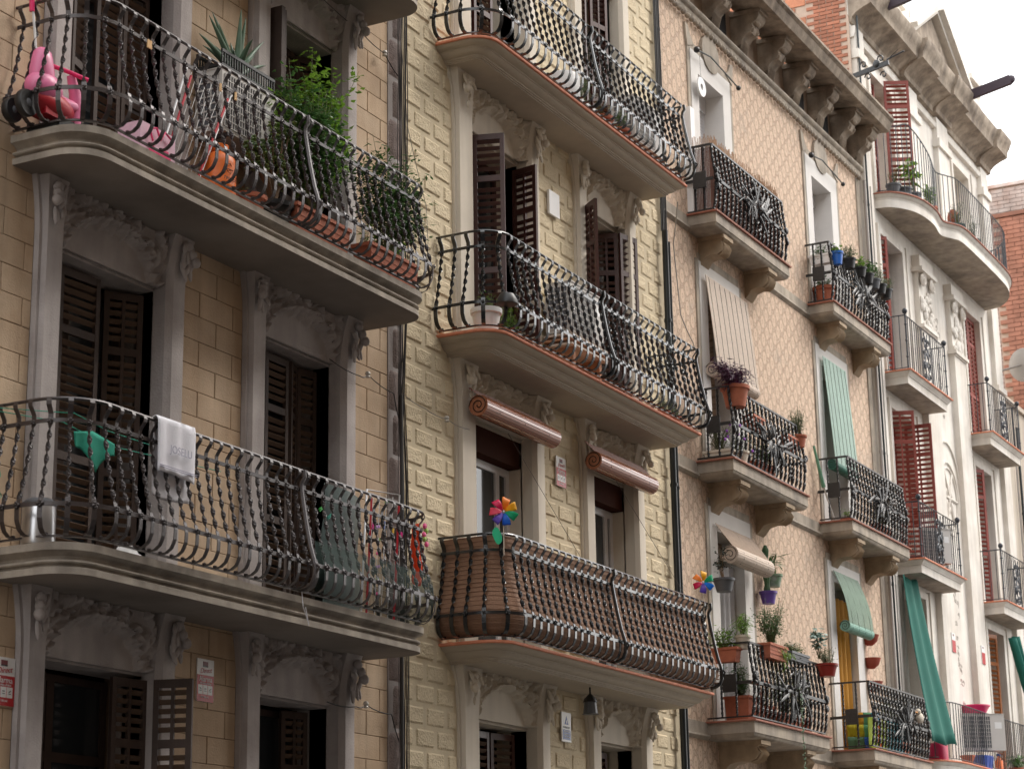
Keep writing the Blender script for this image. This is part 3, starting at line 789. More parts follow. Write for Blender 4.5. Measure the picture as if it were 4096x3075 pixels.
def box_rail(so_, x0, x1, yf, zt, seed, bars=BARS3):
    iron = IRON3; q = random.Random(seed)
    xs0, xs1, yy = x0+.06, x1-.06, yf+.05
    for nm, z, r in (('top_rail', 1.035, .016), ('foot_rail', .05, .012)):
        mb = MB(); mb.xbox(Matrix.Translation(((xs0+xs1)/2, yy, zt+z)), xs1-xs0, r*2.2, r*1.6)
        for xx in (xs0, xs1): mb.xbox(Matrix.Translation((xx, yy/2, zt+z)), r*2.2, -yy, r*1.6)
        build(nm, mb, iron, so_)
    mb = MB()
    mb.xbox(Matrix.Translation(((xs0+xs1)/2, yy-.06, zt+.50)), xs1-xs0, .02, .045)
    for xx, s in ((xs0, -1), (xs1, 1)): mb.xbox(Matrix.Translation((xx+s*.03, yy/2, zt+.50)), .02, -yy+.05, .045)
    build('middle_band', mb, iron, so_)
    n = round((xs1-xs0)/.158)
    for i in range(n+1): link('baluster', bars, so_, (xs0+(xs1-xs0)*i/n, yy, zt), (0, 0, q.uniform(-.1, .1)))
    for xx in (xs0, xs1):
        for k in (1, 2): link('baluster', BARS3S, so_, (xx, yy+(-yy)*k/3, zt), (0, 0, math.pi/2))
    mb = MB(); cx = (xs0+xs1)/2
    forged_spray(mb, cx, yy-.10, zt+.50, .58, seed)
    for xx in (xs0+.02, xs1-.02):
        for t in range(5): mb.ell((xx+q.uniform(-.05, .05), yy-.07, zt+.50+q.uniform(-.14, .14)), (.04, .03, .05), 6, 4)
    for t in range(12):
        xx = xs0+(xs1-xs0)*q.random(); mb.ell((xx, yy-.075, zt+.50), (.05, .022, .028), 6, 3)
    mb.xbox(Matrix.Translation((xs0-.04, yy*.55, zt+.5)), .03, .20, .24)
    tag(build('forged_ornament', mb, iron, so_, 50), kind='stuff')
PROF3 = [(.0, -.022), (-.0, -.17), (.0, -.172), (-.012, -.178), (-.02, -.20), (-.045, -.225), (-.075, -.238)]
wpart('dark_backing', MB().box(25.6, 34.55, .9, .95, 0, 15.9), DARK, b3)  # added dark backing sheet standing in for unlit rooms
bal3 = {}
SCR = MB()
SCR.prism([(0, 0), (-.40, 0), (-.40, -.07), (-.36, -.09), (-.385, -.16), (-.36, -.24), (-.29, -.28), (-.20, -.27), (-.10, -.30), (-.03, -.40), (0, -.42)], -.14, .14, 'x')
SCR.box(-.18, .18, -.42, 0, -.055, -.0)
for k in range(5): SCR.tube([(-.10+k*.05, -.375-.0, -.10), (-.10+k*.05, -.41, -.17), (-.10+k*.05, -.375, -.25), (-.10+k*.05, -.30, -.29)], .016, 5)
SCRM = SCR.mesh('scroll_bracket', mat('ochre_stone', (.40, .30, .20), .85, var=.2, vscale=6, streak=.2), 40)
for i, (z, d) in enumerate(B3L):
    for k, (xl, xr, il, ir, bx0, bx1) in enumerate(W3):
        if i:
            st = sharp_stations(bx0, bx1, -d)
            so_ = slab('balcony', b3, st, z, PROF3, [TRIM3, TRIM3], None); bal3[(i, k)] = so_
            tm = MB(); tm.path(st, [(-.25, z+.003), (.03, z+.003), (.034, z-.008), (.03, z-.022), (-.05, z-.022)])
            build('tile_edge', tm, TILED, so_, 30)
            box_rail(so_, bx0, bx1, -d, z, 50+i*2+k)
            for x in (bx0+.55, bx1-.62): link('scroll_bracket', SCRM, b3, Vector((x, 0, z-.238))-b3.location, None, (1, d/.46, 1))
        # plain surround with shoulders and an oval boss
        sm = MB(); zb, zh = z, H3[i]; T = WHITEF if i == 3 else TRIM3
        zt_ = zh+.32
        sm.box(xl+.10, il, -.03, .30, zb, zt_); sm.box(ir, xr-.10, -.03, .30, zb, zt_); sm.box(il, ir, -.03, .30, zh, zt_)
        wpart('door_surround', sm, WHITEF, b3)
        sh = MB(); sh.box(xl, xl+.095, -.022, .02, zb, zt_+.02); sh.box(xr-.095, xr, -.022, .02, zb, zt_+.02); sh.box(xl+.095, xr-.095, -.022, .02, zt_+.003, zt_+.12)
        if i == 3:
            sh.prism([(xl-.06, zt_+.36), (xl-.045, zt_+.20), (xl, zt_), (xl+.25, zt_+.1), (xl+.12, zt_+.2), (xl+.04, zt_+.34)], -.035, -.0)
            sh.prism([(xr+.06, zt_+.36), (xr+.045, zt_+.20), (xr, zt_), (xr-.25, zt_+.1), (xr-.12, zt_+.2), (xr-.04, zt_+.34)], -.035, -.0)
            cx = (xl+xr)/2; sh.prism([(cx+.34*math.cos(t*.4488), zt_+.18+.30*math.sin(t*.4488)) for t in range(14)], -.05, 0)
        wpart('stucco_trim', sh, TRIM3, b3)
        room_shade(b3, il, ir, .8, zb, zh, ROOM)
        if i == 3:
            rs = MB(); zz = zb
            while zz < zh-.25: rs.box(il, ir, .29, .31, zz, zz+.045); zz += .052
            rs.box(il, ir, .26, .31, zh-.25, zh)
            wpart('roller_shutter', rs, PVC, b3)
    if i:
        sc = [(0, z-.17), (-.045, z-.172), (-.05, z-.20), (-.03, z-.22), (-.0, z-.245), (.1, z-.245), (.1, z-.17)]
        xs = [25.59, W3[0][4]+.01, W3[0][5]-.01, W3[1][4]+.01, W3[1][5]-.01, 34.66]
        for a, b in ((xs[0], xs[1]), (xs[2], xs[3]), (xs[4], xs[5])):
            wpart('string_course', MB().prism([(-.018, z-.01), (-.018, z-.17)]+sc[1:5]+[(.1, z-.245), (.1, z-.01)], a, b, 'x'), TRIM3, b3, 30)
# narrow projecting reveal strips beside the top doors
wpart('cable_duct', MB().box(26.55, 26.70, -.10, .0, 11.9, 13.55), WHITE, b3)
wpart('cable_duct', MB().box(33.36, 33.52, -.08, .0, 12.0, 13.3), WHITE, b3)

# ================================================================== BUILDING 4: ivory neoclassical
b4 = thing('apartment_building', 'ivory neoclassical building with pediment, carved capitals and red louvred shutters', 'building', (39, 0, 0))
W4 = [(35.25, 37.30, 35.62, 36.92), (40.70, 42.85, 41.0, 42.15)]
Z4 = [(1.3, 4.4), (4.83, 7.75), (8.21, 11.05), (11.62, 14.35), (15.08, 17.55)]
ops = [(il-.02, ir+.02, a, b+.02) for _, _, il, ir in W4 for a, b in Z4]
wpart('wall', facade_wall(MB(), 34.62, 43.55, 0, 18.85, ops, .0, .5), TRIM4, b4)
wpart('roof_mass', MB().box(34.66, 43.5, .5, 12, 0, 18.3), TRIM4, b4)
for xl, xr, il, ir in W4:
    for a, b in Z4:
        mb = MB(); mb.box(il-.17, il-.0, -.035, .2, a, b+.12); mb.box(ir, ir+.17, -.035, .2, a, b+.12); mb.box(il, ir, -.035, .2, b, b+.12)
        mb.box(il-.20, il-.17, -.06, .0, a, b+.15); mb.box(ir+.17, ir+.20, -.06, .0, a, b+.15)
        wpart('door_surround', mb, TRIM4, b4)
        room_shade(b4, il, ir, .75, a, b, ROOM if b < 12 else DARK)
# giant pilasters with capitals
def pilaster(xa, xb, z0, z1, capz):
    mb = MB(); mb.box(xa, xb, -.12, .02, z0, z1)
    wpart('pilaster', mb, TRIM4, b4)
    mb = MB(); mb.box(xa-.06, xb+.06, -.18, 0, z1, z1+.07); mb.box(xa-.02, xb+.02, -.145, 0, z1-.03, z1)
    mb.box(xa, xb, -.10, 0, z1+.07, capz)
    cxm = (xa+xb)/2; wd = (xb-xa)
    for s in (-1, 1):
        spiral(mb, (cxm+s*wd*.38, capz-.22), .15, 1.6, math.pi/2, Matrix.Translation((0, -.17, 0)), .035, s)
        mb.ell((cxm+s*wd*.38, -.17, capz-.22), (.05, .05, .05), 6, 4)
    q = random.Random(int(xa*10))
    for t in range(24):
        zz = z1+.12+(capz-.45-z1-.12)*q.random(); xx = q.uniform(xa+.06, xb-.06)
        mb.ell((xx, -.12, zz), (q.uniform(.05, .11), .05, q.uniform(.06, .13)), 6, 4)
    mb.box(xa-.09, xb+.09, -.22, 0, capz-.08, capz); mb.box(xa-.03, xb+.03, -.16, 0, capz, capz+.25)
    wpart('capital', mb, TRIM4, b4, 50)
for xa, xb in ((37.62, 38.42), (39.72, 40.50)):
    pilaster(xa, xb, 4.9, 13.05, 14.25)
    mb = MB(); mb.box(xa, xb, -.10, 0, 15.1, 18.1); mb.box(xa-.05, xb+.05, -.15, 0, 17.45, 17.62)
    wpart('pilaster', mb, TRIM4, b4)
mb = MB(); mb.box(42.98, 43.5, -.10, 0, 3.0, 18.1); mb.box(42.93, 43.55, -.15, 0, 13.05, 13.17); mb.box(42.93, 43.55, -.15, 0, 17.45, 17.62)
wpart('pilaster', mb, TRIM4, b4)
mb = MB(); mb.box(34.66, 35.12, -.10, 0, 3.0, 18.1); mb.box(34.63, 35.17, -.15, 0, 17.45, 17.62); wpart('pilaster', mb, TRIM4, b4)
# round wheel relief between the pilasters
mb = MB(); cx, cz = 39.0, 10.0
for r, th in ((.62, .03), (.52, .02)): mb.tube([(cx+r*math.cos(a*.2618), -.01, cz+r*1.15*math.sin(a*.2618)) for a in range(25)], th, 5, False)
mb.tube([(cx+.74*math.cos(a*.2618), -.01, cz+.32+.80*math.sin(a*.2618)) for a in range(0, 13)], .03, 5)
for k in range(6):
    a = k*math.pi/3; mb.tube([(cx, -.01, cz), (cx+.52*math.cos(a), -.01, cz+.6*math.sin(a))], .03, 5)
    mb.ell((cx+.2*math.cos(a+.5), -.01, cz+.22*math.sin(a+.5)), (.06, .02, .08), 6, 3)
mb.ell((cx, -.01, cz), (.10, .03, .10), 8, 4)
wpart('wheel_relief', mb, TRIM4, b4, 50)
sg = MB(); q = random.Random(77)
for k in range(60):
    zz = q.uniform(5.2, 8.6) if k % 2 else q.uniform(11.6, 13.6); x0 = 38.95+q.uniform(-.14, .14)
    spiral(sg, (x0, zz), q.uniform(.05, .10), 1, q.uniform(0, 6), Matrix.Translation((0, -.004, 0)), .006)
tag(wpart('vine_relief', sg, mat('faded_grey_line', (.50, .46, .42), .9), b4), kind='stuff')
# arched heads and top architrave, cornice, pediment
mb = MB(); mb.prism([(.0, 17.86), (-.08, 17.87), (-.10, 17.95), (-.07, 18.0), (0, 18.0)], 34.62, 43.58, 'x')
wpart('architrave', mb, TRIM4, b4, 30)
def cornice_run(xa, xb, e):
    p = [(.1, 18.15), (-.02-e, 18.155), (-.10-e, 18.17), (-.12-e, 18.26), (-.20-e, 18.34), (-.36-e, 18.42), (-.50-e, 18.47), (-.52-e, 18.60), (-.56-e, 18.66), (-.62-e, 18.80), (-.62-e, 18.86), (.1, 18.92)]
    return MB().prism(p, xa, xb, 'x')
for xa, xb, e in ((34.63, 37.5, 0), (37.5, 38.6, .10), (38.6, 39.6, .04), (39.6, 40.7, .10), (40.7, 42.9, 0), (42.9, 43.75, .08)):
    wpart('cornice', cornice_run(xa, xb, e-.06), TRIM4D, b4, 30)
# pediment
mb = MB(); zb_ = 18.93; A0, A1, ap = 37.30, 41.05, 20.1; mid = (A0+A1)/2
mb.prism([(A0+.1, zb_), (A1-.1, zb_), (mid, ap-.1)], -.30, .3)
wpart('pediment', mb, TRIM4D, b4)
mb = MB()
for xa, za, xb, zb2 in ((A0, zb_, mid, ap), (mid, ap, A1, zb_)):
    dx, dz = xb-xa, zb2-za; L = math.hypot(dx, dz); n_ = (-dz/L, dx/L)
    for o0, o1, y0 in ((0, .10, -.44), (.10, .20, -.56)):
        mb.prism([(xa+n_[0]*o0, za+n_[1]*o0), (xb+n_[0]*o0, zb2+n_[1]*o0), (xb+n_[0]*o1, zb2+n_[1]*o1), (xa+n_[0]*o1, za+n_[1]*o1)], y0, .3)
wpart('raking_cornice', mb, TRIM4, b4)
mb = MB(); mb.box(34.7, 37.2, -.2, .5, 18.93, 21.2); mb.box(37.2, 43.3, .3, .9, 18.9, 20.35); mb.box(37.1, 43.4, .22, 1.0, 20.35, 20.5); mb.box(42.6, 43.5, -.1, .6, 18.93, 20.0); mb.box(42.5, 43.6, -.2, .7, 20.0, 20.12)
wpart('parapet', mb, TRIM4, b4)
# steel beams above the cornice
for x, y, z, L, lab in ((40.8, -.35, 18.83, 1.10, 'dark steel hoist beam jutting from the ivory cornice against the white sky'), (35.5, -.45, 18.75, .5, 'dark steel beam end at the top edge, beside the pediment')):
    mb = MB(); M = Matrix.Translation((x, y, z)) @ Matrix.Rotation(R_(-11), 4, 'X'); mb.xbox(M @ Matrix.Translation((0, -L/2, 0)), .09, L, .20)
    mb.prism([(-L-.10, z*0-.0), (-L, -.10), (-L, .10)], -.045, .045, 'x') if False else None
    mb.ell(M @ Vector((0, -L, 0)), (.045, .10, .10), 10, 6)
    t = thing('hoist_beam', lab, 'beam', (x, y, z)); mm = MB(); mm.v = [tuple(Vector(p)-Vector((x, y, z))) for p in mb.v]; mm.f = mb.f; mm.mi = mb.mi
    build('beam', mm, mat('purple_black_steel', (.035, .018, .03), .5, var=.2), t, 40)
    mm = MB(); mm.tube([(0, -L+.05, -.1), (0, -L+.05, -.35)], .004, 4); build('wire', mm, CABLE, t)
# brick side wall of building 4 above the roof of building 3: single bricks
bw = wpart('side_wall', MB().box(34.60, 34.66, .02, 12, 15.8, 20.6), MORTAR, b4)
rr = random.Random(8)
BRK = MB().box(-.016, .016, -.118, .118, -.030, .030).mesh('brick', BRICKM)
BIG = MB().box(-.016, .016, -.19, .19, -.095, .095).mesh('brick', mat('orange_block', (.48, .20, .115), .9, var=.2, vscale=5, bump=.4, rand=.2))
z = 16.0; row = 0
while z < 20.2:
    y = .16+(row % 2)*.12
    while y < .75:
        if y > .1: link('brick', BRK, bw, (34.596, y, z), None)
        y += .255
    z += .076; row += 1
z = 16.2; row = 0
while z < 20.2:
    y = 1.0+(row % 2)*.2
    while y < 3.6: link('brick', BIG, bw, (34.596, y, z)); y += .40
    z += .215; row += 1
wpart('corner_render', MB().box(34.585, 34.62, -.01, .035, 15.9, 18.3), MORTAR, b4)

# balconies of building 4
IR4 = MB().tube([(0, 0, .04), (0, 0, 1.02)], .0085, 5, False).mesh('baluster', IRON4)
PROF4 = [(.0, -.02), (-.012, -.03), (-.02, -.05), (-.05, -.075), (-.06, -.10), (-.075, -.105), (-.08, -.13), (-.082, -.24)]
def bar_rail(so_, path, zt, panel=None, posts=(), h=1.02, step=.125, hf=None):
    """path: list of (x,y); plain bars, ball-topped corner posts"""
    hf = hf or (lambda s: h)
    P = [Vector((x, y, 0)) for x, y in path]; L = [0]
    for a, b in zip(P, P[1:]): L.append(L[-1]+(b-a).length)
    def at(s):
        j = max(q for q in range(len(L)-1) if L[q] <= s+1e-9); return P[j].lerp(P[j+1], min(1, (s-L[j])/max(1e-6, L[j+1]-L[j])))
    n = round(L[-1]/step); N = max(24, n)
    for nm, zz, r in (('top_rail', None, .012), ('foot_rail', .05, .009)):
        mb = MB(); pts = []
        ss = sorted(set([L[-1]*i/N for i in range(N+1)]+L))
        for s in ss:
            p = at(s); pts.append((p.x, p.y, zt+(hf(s/L[-1]) if zz is None else zz)))
        mb.tube(pts, r, 5); build(nm, mb, IRON4, so_, 60)
    for i in range(n+1):
        s = L[-1]*i/n; p = at(s)
        if panel and panel[0] < p.x < panel[1] and p.y < -.4: continue
        hh = hf(s/L[-1])
        link('baluster', IR4, so_, (p.x, p.y, zt), None, (1, 1, hh/1.02))
    for k, (x, y) in enumerate(posts):
        mb = MB(); mb.tube([(x, y, zt), (x, y, zt+h+.03)], .016, 6)
        for zz in (.25, .55, .85): mb.ell((x, y, zt+zz), (.028, .028, .022), 7, 4)
        build('corner_post', mb, IRON4, so_, 50)
        build('ball_finial', MB().ell((x, y, zt+h+.075), (.05, .05, .055), 10, 7), IRON4, so_, 60)
    if panel:
        mb = MB(); xa, xb = panel; c = (xa+xb)/2; yy = min(p.y for p in P); I = Matrix.Translation((0, yy, 0))
        for s in (-1, 1):
            spiral(mb, (c+s*.12, zt+.83), .10, 1.5, math.pi/2, I, .011, s); spiral(mb, (c+s*.12, zt+.58), .09, 1.5, -math.pi/2, I, .011, -s)
            spiral(mb, (c+s*.12, zt+.34), .10, 1.5, math.pi/2, I, .011, -s); spiral(mb, (c+s*.11, zt+.15), .08, 1.5, 0, I, .011, s)
            mb.tube([(c+s*.24, yy, zt+.05), (c+s*.24, yy, zt+1.0)], .009, 5)
            mb.tube([(c+s*.02, yy, zt+.08), (c+s*.14, yy, zt+.4), (c+s*.03, yy, zt+.72), (c+s*.10, yy, zt+.98)], .012, 5)
        q = random.Random(int(c*7))
        for t in range(16): mb.ell((c+q.uniform(-.13, .13), yy, zt+q.uniform(.2, .75)), (q.uniform(.03, .07), .015, q.uniform(.03, .06)), 6, 3)
        tag(build('scroll_panel', mb, IRON4, so_, 50), kind='stuff')
    return at
bal4 = {}
for key, x0, x1, d, z in (('A3', 35.20, 37.75, .55, 11.60), ('A2', 35.25, 37.80, .55, 8.21), ('B3', 40.55, 43.0, .55, 11.60), ('B2', 40.60, 43.05, .55, 8.21)):
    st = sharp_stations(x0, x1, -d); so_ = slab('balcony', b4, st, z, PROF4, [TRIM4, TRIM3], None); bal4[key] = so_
    tm = MB(); tm.path(st, [(-.2, z+.004), (.02, z+.004), (.024, z-.01), (.018, z-.022), (-.05, z-.022)]); build('tile_edge', tm, TILE, so_, 30)
    a, b, yy = x0+.08, x1-.08, -d+.06
    bar_rail(so_, [(a, 0), (a, yy), (b, yy), (b, 0)], z, ((a+b)/2-.28, (a+b)/2+.28), ((a, yy), (b, yy)))
# long wavy upper balcony
def smooth_path(pts, k=5):
    P = [Vector((x, y, 0)) for x, y in pts]; outp = []
    for i in range(len(P)-1):
        p0 = P[max(0, i-1)]; p1 = P[i]; p2 = P[i+1]; p3 = P[min(len(P)-1, i+2)]
        for t in range(k):
            u = t/k; outp.append(.5*((2*p1)+(p2-p0)*u+(2*p0-5*p1+4*p2-p3)*u*u+(3*p1-p0-3*p2+p3)*u**3))
    outp.append(P[-1]); st = []
    for i, p in enumerate(outp):
        t = (outp[min(i+1, len(outp)-1)]-outp[max(i-1, 0)]).normalized(); st.append((p.x, p.y, t.y, -t.x))
    return st
wav = smooth_path([(35.45, 0.02), (35.52, -.30), (35.85, -.56), (36.30, -.70), (36.95, -.74), (37.55, -.68), (37.85, -.80), (38.1, -.90), (38.8, -.93), (40.9, -.93), (41.8, -.86), (42.4, -.66), (42.8, -.36), (42.9, 0.0)])
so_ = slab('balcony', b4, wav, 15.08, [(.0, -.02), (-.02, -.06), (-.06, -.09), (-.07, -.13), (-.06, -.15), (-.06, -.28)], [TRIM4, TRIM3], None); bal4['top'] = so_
tm = MB(); tm.path(wav, [(-.2, 15.084), (.02, 15.084), (.024, 15.07), (.018, 15.055), (-.05, 15.055)]); build('tile_edge', tm, TILED, so_, 30)
bar_rail(so_, [(x-nx*.07, y-ny*.07) for x, y, nx, ny in wav], 15.08, step=.13, h=1.0, hf=lambda s: 1.0+.45*max(0, 1-abs(s-.10)/.18)**1.2 if s < .3 else 1.0)
lowp = smooth_path([(36.1, 0), (36.15, -.25), (36.45, -.42), (37.0, -.52), (38.2, -.52), (40.2, -.52), (42.4, -.52), (43.0, -.3), (43.1, 0)])
so_ = slab('balcony', b4, lowp, 4.83, [(.0, -.02), (-.02, -.06), (-.06, -.09), (-.07, -.28)], [TRIM4, TRIM3], None); bal4['low'] = so_
tm = MB(); tm.path(lowp, [(-.2, 4.834), (.02, 4.834), (.024, 4.82), (.018, 4.805), (-.05, 4.805)]); build('tile_edge', tm, TILE, so_, 30)
bar_rail(so_, [(x-nx*.06, y-ny*.06) for x, y, nx, ny in lowp], 4.83, step=.12, h=1.03)
# doors and shutters of building 4
leaf(b4, 35.66, .15, 15.12, .60, 2.42, -.05, SHUT4, SHUT4, single=False, pitch=.09, label='open upper red louvred shutter')
leaf(b4, 36.45, -.02, 15.12, .48, 2.55, -1.1, SHUT4, SHUT4, single=False, pitch=.09)
leaf(b4, 35.66, .12, 11.65, .28, 2.7, -.7, SHUT4, SHUT4, single=False, pitch=.09)
leaf(b4, 35.66, .10, 8.25, .50, 2.75, -1.15, SHUT4, SHUT4, single=False, pitch=.09, twocol=True)
leaf(b4, 36.90, .15, 8.25, .50, 2.75, -1.5, SHUT4, SHUT4, single=False, pitch=.09, twocol=True)
leaf(b4, 36.55, .35, 8.25, .38, 2.75, 0, SHUT4, SHUT4, single=False, pitch=.09)
leaf(b4, 41.02, .10, 11.65, .56, 2.7, 0, SHUT4, mat('lit_red_slat', (.40, .16, .13), .5), pitch=.09, twocol=True)  # slat red paled to paint the white light on these leaves
leaf(b4, 41.59, .10, 11.65, .55, 2.7, 0, SHUT4, mat('lit_red_slat', (.40, .16, .13), .5), pitch=.09, twocol=True)
leaf(b4, 41.02, .12, 8.25, .35, 2.75, -.7, SHUT4, SHUT4, single=False, pitch=.09)
glazed(b4, 35.62, 36.92, .4, 4.85, 7.75, mat('pale_green_frame', (.40, .42, .38), .5), .10, 36.3, 6.9)
leaf(b4, 41.0, .10, 4.87, .48, 2.8, -.35, OAK, OAK, single=False, pitch=.09, label='orange wooden shutter')
wpart('door_leaf', MB().box(41.3, 42.1, .4, .45, 4.87, 7.7), mat('dark_oak', (.12, .03, .015), .5), b4)
wpart('grey_panel', MB().box(35.95, 36.9, .30, .33, 11.65, 14.3), mat('grey_blue_panel', (.16, .155, .175), .6), b4)
wpart('grey_panel', MB().box(41.4, 42.1, .30, .33, 8.25, 11.0), mat('grey_blue_panel', (.16, .155, .175), .6), b4)

# ================================================================== beyond: low pale house and brick party walls
b5 = thing('house', 'pale rendered low house right of the ivory building, below the brick party walls', 'building', (48, 0, 0))
wpart('wall', MB().box(43.58, 60, .02, 10, 0, 13.05), RENDER5, b5)
wpart('coping', MB().box(43.56, 60, -.05, .3, 13.05, 13.15), RENDER5, b5)
def brick_field(name, label, x, y0, y1, z1, z0=9.0, bh=.115, bl=.34, matl=BRICKM):
    t = thing(name, label, 'wall', (x, (y0+y1)/2, 0))
    wb = build('wall', MB().box(.04, 3, y0-t.location.y, y1-t.location.y, 0, z1), MORTAR, t)
    me = MB().box(-.0, .04, -bl/2+.006, bl/2-.006, -bh/2+.007, bh/2-.007).mesh('brick', matl)
    z = z0; row = 0; cnt = 0; rest = MB(); q = random.Random(int(x))
    while z < z1-.05:
        y = y0+.2+(row % 2)*bl/2
        while y < y1-bl/2:
            if cnt < 280 and z > 13.2: link('brick', me, wb, (.04-.05-q.uniform(0, .008), y-t.location.y, z)); cnt += 1
            else:
                o_ = q.uniform(0, .01); rest.box(-.01-o_, .04, y-bl/2+.006-t.location.y, y+bl/2-.006-t.location.y, z-bh/2+.007, z+bh/2-.007)
            y += bl
        z += bh; row += 1
    tag(build('bricks', rest, matl, t), kind='stuff')
    build('coping', MB().box(-.06, 3, y0-t.location.y-.1, y1-t.location.y+.1, z1, z1+.10), matl, t)
    return t
brick_field('brick_wall', 'nearer red brick party wall with a red coping, right edge of the picture', 50.0, -4.5, 1.5, 19.35, 11.0, matl=mat('weathered_brick', (.30, .130, .085), .9, var=.35, vscale=2.5, rand=.25, col2=(.28, .13, .09), c2scale=1))
brick_field('brick_wall', 'farther brownish grey brick wall rising behind the red one', 55.0, -6.5, 3.5, 22.0, 15.0, matl=mat('faded_brick', (.40, .27, .22), .9, var=.3, vscale=2, rand=.2, col2=(.55, .50, .47), c2scale=1.3))

# ================================================================== THINGS ON AND ABOUT THE BALCONIES
def leafquad(mb, p, d, L, W, q, fold=.25):
    """one leaf: 4 triangles, folded along the midrib"""
    d = d.normalized(); s = d.cross(Vector((q.uniform(-.4, .4), q.uniform(-.4, .4), 1))).normalized(); n = s.cross(d)
    a = p; b = p+d*L*.45+s*W/2-n*W*fold; c = p+d*L-n*L*.12; e = p+d*L*.45-s*W/2-n*W*fold; m_ = p+d*L*.5
    mb.add([a, b, c, e, m_], [(0, 1, 4), (1, 2, 4), (2, 3, 4), (3, 0, 4)])
def bush(parent, W, D, H, n, L, Wd, lm, seed, stems=9, base=0, lean=(0, 0), droop=0, sm=STEM, name='foliage', z0=.1, clump=.10, bias=1.0):
    """stems that fork, leaves clustered round their upper parts; local to the pot"""
    q = random.Random(seed); st = MB(); lf = MB(); tips = []
    for k in range(stems):
        a = q.uniform(0, 6.28); r = q.random()**.5; end = Vector((math.cos(a)*W*r+lean[0], math.sin(a)*D*r+lean[1], H*q.uniform(.45, 1)))
        p0 = Vector((q.uniform(-.3, .3)*W*.4, q.uniform(-.3, .3)*D*.4, base)); mid = p0.lerp(end, .5)+Vector((q.uniform(-.05, .05), q.uniform(-.03, .03), H*.08))
        e2 = end-Vector((0, 0, droop*q.random()*H))
        pts = [p0, p0.lerp(mid, .5), mid, mid.lerp(end, .55), e2]
        st.tube(pts, [.007, .006, .005, .004, .002], 4)
        tips.append(pts)
        for _ in range(2):
            b0 = mid.lerp(end, q.random()*.6); e = b0+Vector((q.uniform(-1, 1)*W*.45, q.uniform(-1, 1)*D*.45, q.uniform(-.05, .3)*H)); m2 = b0.lerp(e, .5)
            st.tube([b0, m2+Vector((0, 0, .02)), e], [.004, .003, .0015], 3); tips.append([b0, b0, b0.lerp(e, .35), m2, e])
    for k in range(n):
        pts = tips[q.randrange(len(tips))]; t = max(z0, min(.999, q.random()**(1/bias) if bias != 1 else q.uniform(z0, 1)))*4; j = min(3, int(t)); p = pts[j].lerp(pts[j+1], t-j)
        p = p+Vector((q.gauss(0, clump*.5), q.gauss(0, clump*.4), q.gauss(0, clump*.4)))*.7
        a = q.uniform(0, 6.28); d = Vector((math.cos(a), math.sin(a), q.uniform(-.6, .5)-droop))
        leafquad(lf, p, d, L*q.uniform(.55, 1.15), Wd*q.uniform(.6, 1.1), q)
    build('stems', st, sm, parent); tag(build(name, lf, lm, parent), kind='stuff')
def pot_round(parent, r, h, m_, rim=True, n=18, z=0):
    pr = [(r*.68, 0), (r*.86, h*.6), (r*.93, h*.82)]+([(r*1.04, h*.83), (r*1.06, h), (r*.94, h), (r*.90, h*.9)] if rim else [(r, h), (r*.93, h), (r*.9, h*.9)])
    build('pot', MB().lathe(pr, (0, 0, z), n), m_, parent, 40)
    build('soil', MB().lathe([(0.001, h*.87+z), (r*.92, h*.88+z)], (0, 0, 0), n), mat('soil', (.03, .02, .014), .95), parent)
def pot_box(parent, L, D, H, m_, rim=.012):
    mb = MB(); a = .85
    mb.add([(-L/2*.94, -D/2*a, 0), (L/2*.94, -D/2*a, 0), (L/2*.94, D/2*a, 0), (-L/2*.94, D/2*a, 0), (-L/2, -D/2, H), (L/2, -D/2, H), (L/2, D/2, H), (-L/2, D/2, H)], [(0, 3, 2, 1), (0, 1, 5, 4), (1, 2, 6, 5), (2, 3, 7, 6), (3, 0, 4, 7)])
    build('planter', mb, m_, parent)
    mb = MB(); mb.box(-L/2-rim, L/2+rim, -D/2-rim, -D/2+.01, H-.03, H+.005).box(-L/2-rim, L/2+rim, D/2-.01, D/2+rim, H-.03, H+.005).box(-L/2-rim, -L/2+.01, -D/2+.01, D/2-.01, H-.03, H+.005).box(L/2-.01, L/2+rim, -D/2+.01, D/2-.01, H-.03, H+.005)
    for k in range(2): mb.box(-L/2*.97, L/2*.97, -D/2*.93-.004, -D/2*.93+.004, H*(.3+.25*k), H*(.3+.25*k)+.008)
    build('rim', mb, m_, parent)
    build('soil', MB().box(-L/2+.01, L/2-.01, -D/2+.01, D/2-.01, H-.04, H-.025), mat('soil', (.03, .02, .014), .95), parent)
def plant(lab, loc, pot, leafargs, cat='potted plant', grp=None, name='potted_plant', rz=0):
    t = thing(name, lab, cat, loc, grp, rz)
    if pot:
        if pot[0] == 'r': pot_round(t, pot[1], pot[2], pot[3])
        else: pot_box(t, pot[1], pot[2], pot[3], pot[4])
    if leafargs: bush(t, **leafargs)
    return t
def B(**k): return k
